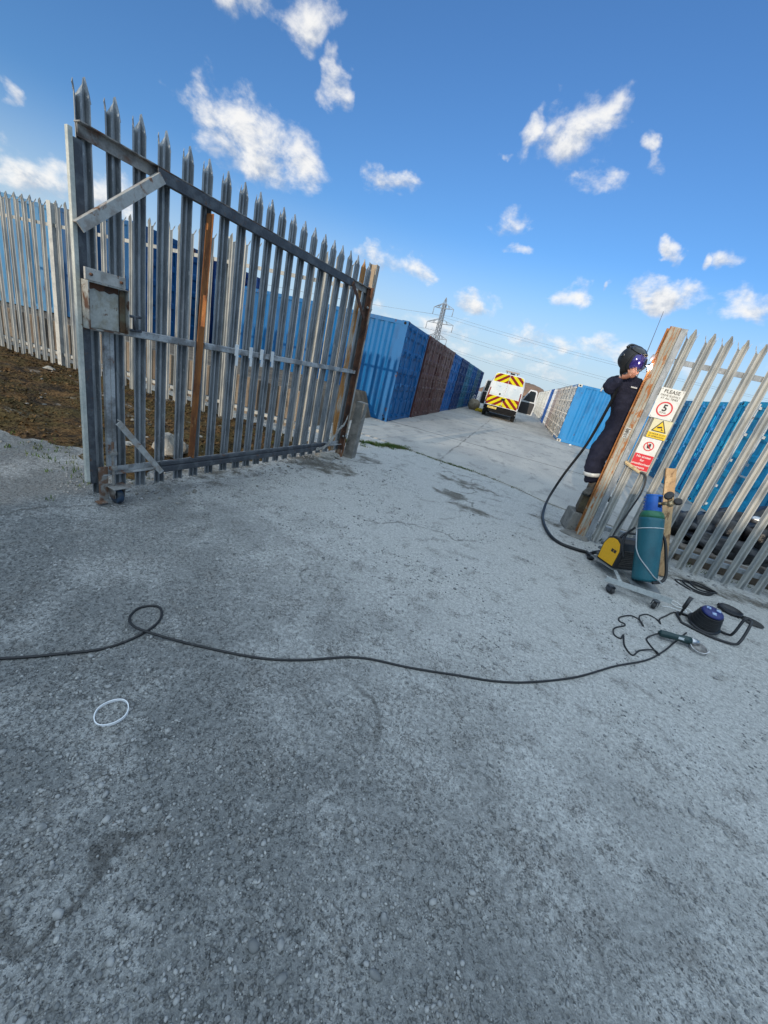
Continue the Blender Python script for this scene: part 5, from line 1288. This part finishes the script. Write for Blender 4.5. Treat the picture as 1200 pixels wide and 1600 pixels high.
# black lid, disc, white ring
o = MB(); o.lathe([(0,.004),(.088,.004),(.100,.010),(.100,.034),(.094,.036),(.092,.016),(0,.014)], 32); x = tag(o.build('lid', PLASTIC_BLK), 'round black lid with a raised rim lying near the fence', 'lid'); x.location = (2.645,4.345,0); x.rotation_euler = (R(3),0,0)
b = MB()
for k in range(10):
    a = 2*math.pi*k/10; b.box((.104*math.cos(a), .104*math.sin(a), .018), (.012,.016,.026), rot=Matrix.Rotation(a,3,'Z'))
b.build('rim_lug', PLASTIC_BLK, x)
o = MB(); o.lathe([(.012,.003),(.088,.003),(.094,.006),(.090,.010),(.03,.012),(.012,.010)], 32); x = tag(o.build('cutting_disc', M('dark_disc', (.022,.021,.02), (.04,.035,.03), 30, (.4,.6), .7, 0)), 'flat dark cutting disc with a centre hole, right of the lid', 'disc'); x.location = (2.80,4.255,.002)
o = MB(); n = 44; vs = []
for k in range(n):
    a = 2*math.pi*k/n; w_ = .002*math.sin(2*a+1)
    for r, z in ((.054,.0),(.0575,.0),(.0575,.011),(.054,.011)): vs.append(((r+w_)*math.cos(a), (r-w_)*math.sin(a), z))
o.add(vs, [(4*k+i, 4*k+(i+1) % 4, (4*k+4+(i+1) % 4) % (4*n), (4*k+4+i) % (4*n)) for k in range(n) for i in range(4)])
x = tag(o.build('plastic_ring', M('white_ring', (.78,.79,.80), None, rough=.4, fine=.02)), 'thin white plastic ring lying on the bare gravel below the cord', 'ring'); x.location = (-1.083,.797,gh(-1.083,.797)+.001); x.rotation_euler = (R(4),R(-3),0)

# rocks and rubble
def rock(label, x, y, r, sc, seed, z=None, m=STONE, name='rock'):
    b = MB(); b.blob((0,0,0), r, 9, .55, seed, 0, sc, 1.6, False); o = tag(b.build(name, m, bevel=0), label, name.replace('_',' ')); o.location = (x, y, (gh(x, y) if z is None else z)+r*sc[2]*.55); return o
rock('largest pale boulder just behind the gate between two pales', -3.42, 3.28, .165, (1,.8,.85), 5, .02)
rock('small white stone on the moss left of the boulder', -3.75, 3.05, .06, (1.2,.9,.7), 8, .03)
rock('flat white rubble lump at the foot of the gate hinge', -2.42, 5.15, .11, (1.4,.9,.45), 12)
rock('crumbled pale concrete lump between hinge post and stump', -2.33, 5.30, .10, (1,.8,.5), 15)
rock('grey stone half buried in moss near the orange upright', -3.75, 4.0, .07, (1.2,.9,.6), 18, .03)
rock('long pale stone lying on the bank near the fence foot', -7.6, 4.75, .10, (1.6,.8,.5), 21, .06)
rock('white lump by the right container corner on the slab', 2.75, 18.9, .05, (1,1,.8), 23, .016, WHITE)
# block the welder stands on
b = MB(); b.box((1.285,5.60,.135),(.34,.34,.27),rot=Matrix.Rotation(R(8),3,'Z'),taper=.90)
tag(b.build('concrete_block', CONC, bevel=.015), 'chipped grey concrete block on the ground under the brown one', 'concrete block')
b = MB(); b.box((1.325,5.585,.40),(.27,.30,.245),rot=Matrix.Rotation(R(-6),3,'Z'),taper=.93)
tag(b.build('timber_block', M('brown_mossy_timber', (.12,.095,.055), (.075,.055,.035), 8, (.4,.6), .95, 0, c3=(.14,.075,.045), s3=9, thr3=(.55,.66), bump=.7, bscale=45), bevel=.012), 'brown mossy block the welder is standing on', 'block')
# what lies behind the right fence
rnd = random.Random(31)
x = 2.02
for k, (w_, h_, lab) in enumerate(((.52,.17,'grey kerb stone behind the fence nearest the plank'),(.46,.20,'brown stained kerb stone second behind the right fence'),(.50,.16,'broken kerb stone third behind the right fence'),(.44,.22,'taller brown kerb stone at the right edge behind the fence'),(.5,.18,'kerb stone farthest right behind the fence'))):
    b = MB(); b.box((x+w_/2, 5.72+rnd.uniform(-.03,.03), h_/2), (w_-.02,.20,h_), rot=Matrix.Rotation(R(rnd.uniform(-3,3)),3,'Z'))
    tag(b.build('kerb_stone', CONC_BROWN, bevel=.015), lab, 'kerb stone', 'kerb stones behind the right fence'); x += w_+rnd.uniform(.0,.04)
b = MB(); b.box((4.02,5.62,.30),(.16,.12,.14),rot=Matrix.Rotation(R(20),3,'Z')); tag(b.build('timber_offcut', TIMBER_GREY, bevel=.004), 'pale timber offcut on the kerb stones at the right edge', 'timber')
BAG = M('black_bag_film', (.012,.012,.014), (.03,.03,.033), 14, (.45,.65), .28, 0, fine=.05, bump=.8, bscale=18)
for k, (lab, px, py, r, sc) in enumerate((('slumped black rubbish bag seen just right of the plank',3.15,7.15,.30,(1.2,.9,.85)),('black rubbish bag with a pale fold in the middle of the heap',3.75,7.35,.36,(1.2,.9,.95)),('largest shiny black bag beside the cream tub',4.25,7.20,.42,(1.15,.9,1.05)),('low black bag spread in front of the heap',3.65,6.72,.30,(1.9,.8,.55)),('black bag at the right edge behind the tub',5.15,7.1,.38,(1.1,.9,.9)))):
    b = MB(); b.blob((0,0,0), r, 14, .55, 40+k, 0, sc, 2.6); o = tag(b.build('rubbish_bag', BAG), lab, 'rubbish bag', 'black bags behind the right fence'); o.location = (px, py, r*sc[2]*.72)
T = Matrix.Translation((4.62,6.92,.34)) @ Matrix.Rotation(R(-62),4,'Y') @ Matrix.Rotation(R(20),4,'X')
b = MB(); b.lathe([(0,-.22),(.20,-.22),(.235,-.18),(.275,.16),(.295,.17),(.295,.19),(.262,.19),(.222,-.17),(0,-.20)], 32, 0, T)
tag(b.build('tub', M('cream_plastic_tub', (.50,.42,.27), (.38,.31,.18), 6, (.4,.6), .5, 0)), 'cream plastic tub lying on its side against the black bags', 'tub')
b = MB(); b.blob((0,0,0), .09, 8, .5, 3, 0, (1.4,.8,.6), 2.4); o = tag(b.build('foil_scrap', CHROME), 'crumpled silver scrap lying on top of the black bags', 'scrap'); o.location = (3.92,7.0,.62)
# ------------------------------------------------------------------ the welder at the post
NAVY = M('navy_coverall', (.008,.009,.022), (.015,.016,.032), 7, (.4,.65), .85, 0, bump=1.0, bscale=19, fine=.15, spec=.3)
SKIN = M('skin', (.33,.145,.085), (.27,.11,.065), 18, (.45,.65), .5, 0, bump=.1, bscale=120, fine=.05)
REFL = M('reflective_tape', (.62,.62,.60), (.52,.52,.50), 30, (.45,.6), .45, .1, fine=.05)
SUEDE = M('grey_suede', (.16,.14,.115), (.10,.085,.07), 14, (.4,.6), .95, 0, bump=.4, bscale=60)
def skin_mesh(pts, edges, name, mat, parent=None, lvl=2, disp=0, dfreq=8):
    """grow one continuous surface round a skeleton; pts: name -> (x, y, z, rx[, ry])"""
    ks = list(pts); me = bpy.data.meshes.new(name)
    me.from_pydata([pts[k][:3] for k in ks], [(ks.index(a), ks.index(b)) for a, b in edges], [])
    o = bpy.data.objects.new(name, me); COL.objects.link(o)
    mo = o.modifiers.new('skin', 'SKIN'); mo.use_smooth_shade = True; mo.branch_smoothing = .3
    if not me.skin_vertices: 
        bpy.context.view_layer.objects.active = o
    for i, k in enumerate(ks):
        r = pts[k][3]; r2 = pts[k][4] if len(pts[k]) > 4 else r
        me.skin_vertices[0].data[i].radius = (r, r2); me.skin_vertices[0].data[i].use_root = (i == 0)
    sbm = o.modifiers.new('sub', 'SUBSURF'); sbm.levels = lvl; sbm.render_levels = lvl
    dg = bpy.context.evaluated_depsgraph_get(); ev = o.evaluated_get(dg)
    m2 = bpy.data.meshes.new_from_object(ev); bpy.data.objects.remove(o)
    m2.name = name; m2.materials.clear(); m2.materials.append(mat)
    if disp:
        for v in m2.vertices:
            n_ = noise.noise(V((v.co.x*dfreq, v.co.y*dfreq, v.co.z*dfreq*.55)))+.5*noise.noise(v.co*dfreq*2.3)
            v.co += v.normal*disp*n_
    for p in m2.polygons: p.use_smooth = True; p.material_index = 0
    o = bpy.data.objects.new(name, m2); COL.objects.link(o); o.parent = parent
    return o
J = dict(pelvis=(1.335,5.72,1.38), waist=(1.300,5.71,1.56), chest=(1.215,5.68,1.79), base=(1.165,5.65,1.965), neck=(1.125,5.63,2.04), head=(1.095,5.60,2.17), crown=(1.085,5.60,2.25),
  rsh=(1.015,5.665,1.925), rel=(.955,5.475,1.815), rwr=(1.040,5.425,1.985), lsh=(1.35,5.70,1.90), lel=(1.49,5.58,1.93), lwr=(1.36,5.46,2.09),
  rhip=(1.255,5.71,1.33), rkn=(1.165,5.565,.985), ran=(1.245,5.60,.64), lhip=(1.42,5.71,1.33), lkn=(1.415,5.575,.98), lan=(1.425,5.63,.64))
def P(k, r, r2=None): return (*J[k], r, r2 if r2 else r)
person = thing('person', 'welder in navy coveralls and black helmet standing behind the rusted post', 'person', (0,0,0))
sk_pts = dict(pelvis=P('pelvis',.125), waist=P('waist',.115), chest=P('chest',.135), base=P('base',.075), neck=P('neck',.06), head=P('head',.095), crown=P('crown',.075),
  rsh=P('rsh',.05), rel=P('rel',.028), rwr=P('rwr',.030), lsh=P('lsh',.05), lel=P('lel',.028), lwr=P('lwr',.030), rhip=P('rhip',.085), rkn=P('rkn',.045), ran=P('ran',.030), lhip=P('lhip',.085), lkn=P('lkn',.055), lan=P('lan',.040))
ED = [('pelvis','waist'),('waist','chest'),('chest','base'),('base','neck'),('neck','head'),('head','crown'),('base','rsh'),('rsh','rel'),('rel','rwr'),('base','lsh'),('lsh','lel'),('lel','lwr'),('pelvis','rhip'),('rhip','rkn'),('rkn','ran'),('pelvis','lhip'),('lhip','lkn'),('lkn','lan')]
skin_mesh(sk_pts, ED, 'body', SKIN, person, 2)
def mid(a, b, f, r): 
    q = V(J[a]).lerp(V(J[b]), f); return (q.x, q.y, q.z, r)
cv = dict(pelvis=P('pelvis',.185,.160), waist=P('waist',.195,.165), chest=P('chest',.21,.175), base=P('base',.115), neck=P('neck',.085),
  rsh=P('rsh',.098), ru=mid('rsh','rel',.5,.086), rel=P('rel',.078), rf=mid('rel','rwr',.55,.066), rwr=mid('rel','rwr',.93,.052),
  lsh=P('lsh',.098), lu=mid('lsh','lel',.5,.082), lel=P('lel',.076), lf=mid('lel','lwr',.55,.066), lwr=mid('lel','lwr',.93,.052),
  rhip=P('rhip',.128), rth=mid('rhip','rkn',.5,.135), rkn=P('rkn',.118), rca=mid('rkn','ran',.5,.105), ran=mid('rkn','ran',.74,.096), ren=mid('rkn','ran',.90,.094),
  lhip=P('lhip',.128), lth=mid('lhip','lkn',.5,.115), lkn=P('lkn',.098), lca=mid('lkn','lan',.5,.092), lan=mid('lkn','lan',.74,.09), len_=mid('lkn','lan',.90,.088))
EC = [('pelvis','waist'),('waist','chest'),('chest','base'),('base','neck'),('base','rsh'),('rsh','ru'),('ru','rel'),('rel','rf'),('rf','rwr'),('base','lsh'),('lsh','lu'),('lu','lel'),('lel','lf'),('lf','lwr'),
  ('pelvis','rhip'),('rhip','rth'),('rth','rkn'),('rkn','rca'),('rca','ran'),('ran','ren'),('pelvis','lhip'),('lhip','lth'),('lth','lkn'),('lkn','lca'),('lca','lan'),('lan','len_')]
cov = skin_mesh(cv, EC, 'coverall', NAVY, person, 3, .030, 9.5)
def cuffband(a, b, f0, f1, r, name='reflective_band', m=REFL):
    A_, B2 = V(J[a]).lerp(V(J[b]), f0), V(J[a]).lerp(V(J[b]), f1)
    b_ = MB(); b_.tube([A_, A_.lerp(B2,.5), B2], [r, r*1.02, r], 20, caps=False); return b_.build(name, m, cov, solid=.006)
cuffband('rkn','ran',.46,.60,.113); cuffband('lkn','lan',.46,.60,.108)
def patch(c, size, n, up, name, m=REFL):
    n = V(n).normalized(); x = V(up).cross(n).normalized(); y = n.cross(x)
    b_ = MB(); b_.box(c, (size[0], size[1], .012), rot=Matrix((x, y, n)).transposed()); return b_.build(name, m, cov, bevel=.004)
patch((1.055,5.585,1.985), (.10,.030), (-.25,-.75,.75), (.9,-.2,.5), 'shoulder_tape')
patch((.925,5.60,1.895), (.045,.045), (-.85,-.4,.3), (0,0,1), 'arm_badge')
patch((.897,5.515,1.83), (.035,.10), (-1,-.15,.1), (0,0,1), 'sleeve_tape')
patch((1.222,5.512,1.905), (.075,.016), (.25,-1,.15), (0,0,1), 'chest_label')
# boots
def boot(x, y, z, a):
    b = MB(); prof = [(-.085,.0,.040,.050),(-.06,.0,.050,.085),(-.02,.0,.050,.105),(.04,.0,.052,.085),(.10,.0,.055,.066),(.15,.0,.050,.052),(.185,.0,.034,.034)]
    n = 14; vs = []
    for (yy, z0, hw_, h_) in prof:
        for k in range(n):
            t_ = 2*math.pi*k/n; vs.append((hw_*math.cos(t_), yy, max(0, h_*.5+h_*.55*math.sin(t_))))
    b.add(vs, [(j*n+k, j*n+(k+1) % n, (j+1)*n+(k+1) % n, (j+1)*n+k) for j in range(len(prof)-1) for k in range(n)]+[tuple(range(n)), tuple((len(prof)-1)*n+k for k in range(n))], 0, True)
    b.tube([(0,-.030,.06),(0,-.035,.16),(0,-.045,.26)], [.062,.060,.062], 14)
    o = b.build('boot', SUEDE, person); o.location = (x, y, z); o.rotation_euler = (0,0,a)
    b = MB(); sp_ = []
    for (yy, z0, hw_, h_) in prof: sp_.append((hw_+.004, yy))
    poly = [(w_, y_) for w_, y_ in sp_]+[(-w_, y_) for w_, y_ in reversed(sp_)]
    b.prism(poly, .018, 'z', -.006); b.build('sole', RUBBER, o)
    b = MB(); b.tube([(.045,.0,.10),(.055,-.03,.13),(.05,-.06,.11)], .004, 6); b.build('lace', WHITE, o)
boot(1.262,5.575,.530,R(158)); boot(1.425,5.60,.530,R(200))
# hands
def hand(wrist, centre, axis, up, mirror=1):
    X_ = V(axis).normalized(); Z_ = (V(up)-X_*V(up).dot(X_)).normalized(); Y_ = Z_.cross(X_)*mirror
    Rm = Matrix((X_, Y_, Z_)).transposed(); C2 = V(centre)
    f = lambda p: C2 + Rm @ V(p)
    b = MB()
    N_ = 10; vs = []
    b.blob((0,0,0), 1, 10, .06, 2, 0, (.047,.019,.050)); b.v = [tuple(f((p[0]-.002, p[1]-.026, p[2]-.010))) for p in b.v]
    for i, (xi, ln, r) in enumerate(((-.036,.82,.0085),(-.012,.95,.0098),(.012,1.0,.0102),(.035,.94,.0100))):
        q = [(xi,-.030,.012),(xi*1.03,-.022,.034),(xi*1.05,.002*ln,.044*ln),(xi*1.03,.024*ln,.030*ln),(xi,.028*ln,.006),(xi*.95,.016,-.010*ln)]
        b.tube([f(p) for p in smoothpath(q, 3)], [r*1.05]*4+[r]*7+[r*.92]*4+[r*.75], 8)
    b.tube([f(p) for p in smoothpath([(.020,-.030,-.030),(.040,-.022,-.024),(.056,-.004,-.012),(.064,.012,.004)],3)], [.014,.0135,.013,.0125,.012,.0115,.011,.010,.009,.0075], 8)
    b.tube([V(wrist), V(wrist).lerp(f((-.02,-.024,-.034)),.5), f((-.012,-.026,-.022))], [.031,.030,.028], 10)
    o = b.build('hand', SKIN, person); rm_ = o.modifiers.new('one', 'REMESH'); rm_.mode = 'VOXEL'; rm_.voxel_size = .0035; rm_.use_smooth_shade = True
    sm_ = o.modifiers.new('smooth', 'SMOOTH'); sm_.iterations = 2; sm_.factor = .4
    return o
hand(J['rwr'], (1.112,5.398,2.049), (.125,-.02,.060), (-.3,-.15,1))
hand(J['lwr'], (1.315,5.445,2.13), (-.2,.1,.9), (.8,.2,.3), 1)
# helmet
fw = V((.50,-.84,-.20)).normalized(); rt_ = fw.cross(V((0,0,1))).normalized(); upv = rt_.cross(fw)
RH = Matrix((rt_, fw, upv)).transposed().to_4x4(); TH = Matrix.Translation((1.083,5.585,2.195)) @ RH
HB = M('glossy_black_shell', (.010,.010,.011), (.016,.016,.016), 6, (.5,.7), .22, 0, fine=.03, coat=.5)
HM = M('matt_black_shell', (.014,.014,.014), (.022,.022,.022), 14, (.5,.7), .5, 0, fine=.05)
def hs(th, ph):
    d_ = V((math.sin(th)*math.cos(ph), math.sin(th)*math.sin(ph), math.cos(th)))
    x, y, z = d_.x*.132, d_.y*(.165 if d_.y > 0 else .150), d_.z*.165
    if d_.y > 0:
        if z < 0: z *= 1.16; x *= 1-.10*(-d_.z)
        y *= 1+.06*(1-abs(d_.x))*(1 if d_.z > .2 else .6)
    elif z < -.02: z = -.02+(z+.02)*.75
    return V((x, y, z))
b = MB(); nt, npz = 22, 40
vs = [hs(math.pi*i/nt, 2*math.pi*k/npz) for i in range(nt+1) for k in range(npz)]
b.add(vs, [(i*npz+k, i*npz+(k+1) % npz, (i+1)*npz+(k+1) % npz, (i+1)*npz+k) for i in range(nt) for k in range(npz)], 0, True)
shell = b.build('helmet', HM, person); shell.matrix_basis = TH
def fy(x, z): 
    k = 1-(x/.132)**2-(z/(.165 if z > 0 else .191))**2
    return .165*1.05*math.sqrt(max(k, .02))
def facepatch(x0, x1, z0, z1, off, m, name, nx_=14, nz_=10, thick=.012, rx=.25):
    b = MB(); vs = []
    for j in range(nz_+1):
        for i in range(nx_+1):
            u, v_ = i/nx_*2-1, j/nz_*2-1
            k = 1-rx*(v_*v_)**1.5; x = (x0+x1)/2+(x1-x0)/2*u*k; z = (z0+z1)/2+(z1-z0)/2*v_*(1-.12*u*u)
            vs.append((x, fy(x, z)+off, z))
    n1 = len(vs); vs += [(x, y-thick, z) for x, y, z in vs]; w_ = nx_+1
    fs = [(j*w_+i, j*w_+i+1, (j+1)*w_+i+1, (j+1)*w_+i) for j in range(nz_) for i in range(nx_)]
    fs += [tuple(n1+a for a in f)[::-1] for f in fs]
    rim = [i for i in range(w_)]+[j*w_+nx_ for j in range(1, nz_+1)]+[nz_*w_+i for i in range(nx_-1, -1, -1)]+[j*w_ for j in range(nz_-1, 0, -1)]
    fs += [(rim[k], rim[(k+1) % len(rim)], n1+rim[(k+1) % len(rim)], n1+rim[k]) for k in range(len(rim))]
    b.add(vs, fs, 0, True); return b.build(name, m, shell)
facepatch(-.104,.104,.092,.150,.022,HB,'brow_shell',14,8,.03,.35)
facepatch(-.108,.108,-.118,.098,.008,HM,'visor_frame',14,10,.02)
VIS = M('purple_visor', (.035,.022,.16), (.22,.20,.36), 5, (.4,.6), .10, .35, fine=0, spec=.8, coat=.6)
facepatch(-.097,.097,-.095,.090,.014,VIS,'visor',14,10,.01)
b = MB(); b.tube([(.022*math.cos(a)*1.1-.01, fy(-.01,.095)+.024, .095+.012*math.sin(a)) for a in [2*math.pi*i/18 for i in range(18)]], .0035, 6, closed=True); b.build('emblem', BRASS, shell)
for sx in (-1, 1):
    b = MB(); b.lathe([(0,0),(.028,0),(.030,.008),(.024,.020),(0,.022)], 18, 0, Matrix.Translation((sx*.120,-.01,.02)) @ Matrix.Rotation(R(90)*sx,4,'Y')); b.build('knob', HB, shell)
b = MB(); b.tube(smoothpath([(-.10,-.05,.115),(-.05,-.07,.150),(.05,-.07,.150),(.10,-.05,.115)],5), .014, 8); b.build('head_strap', HB, shell)
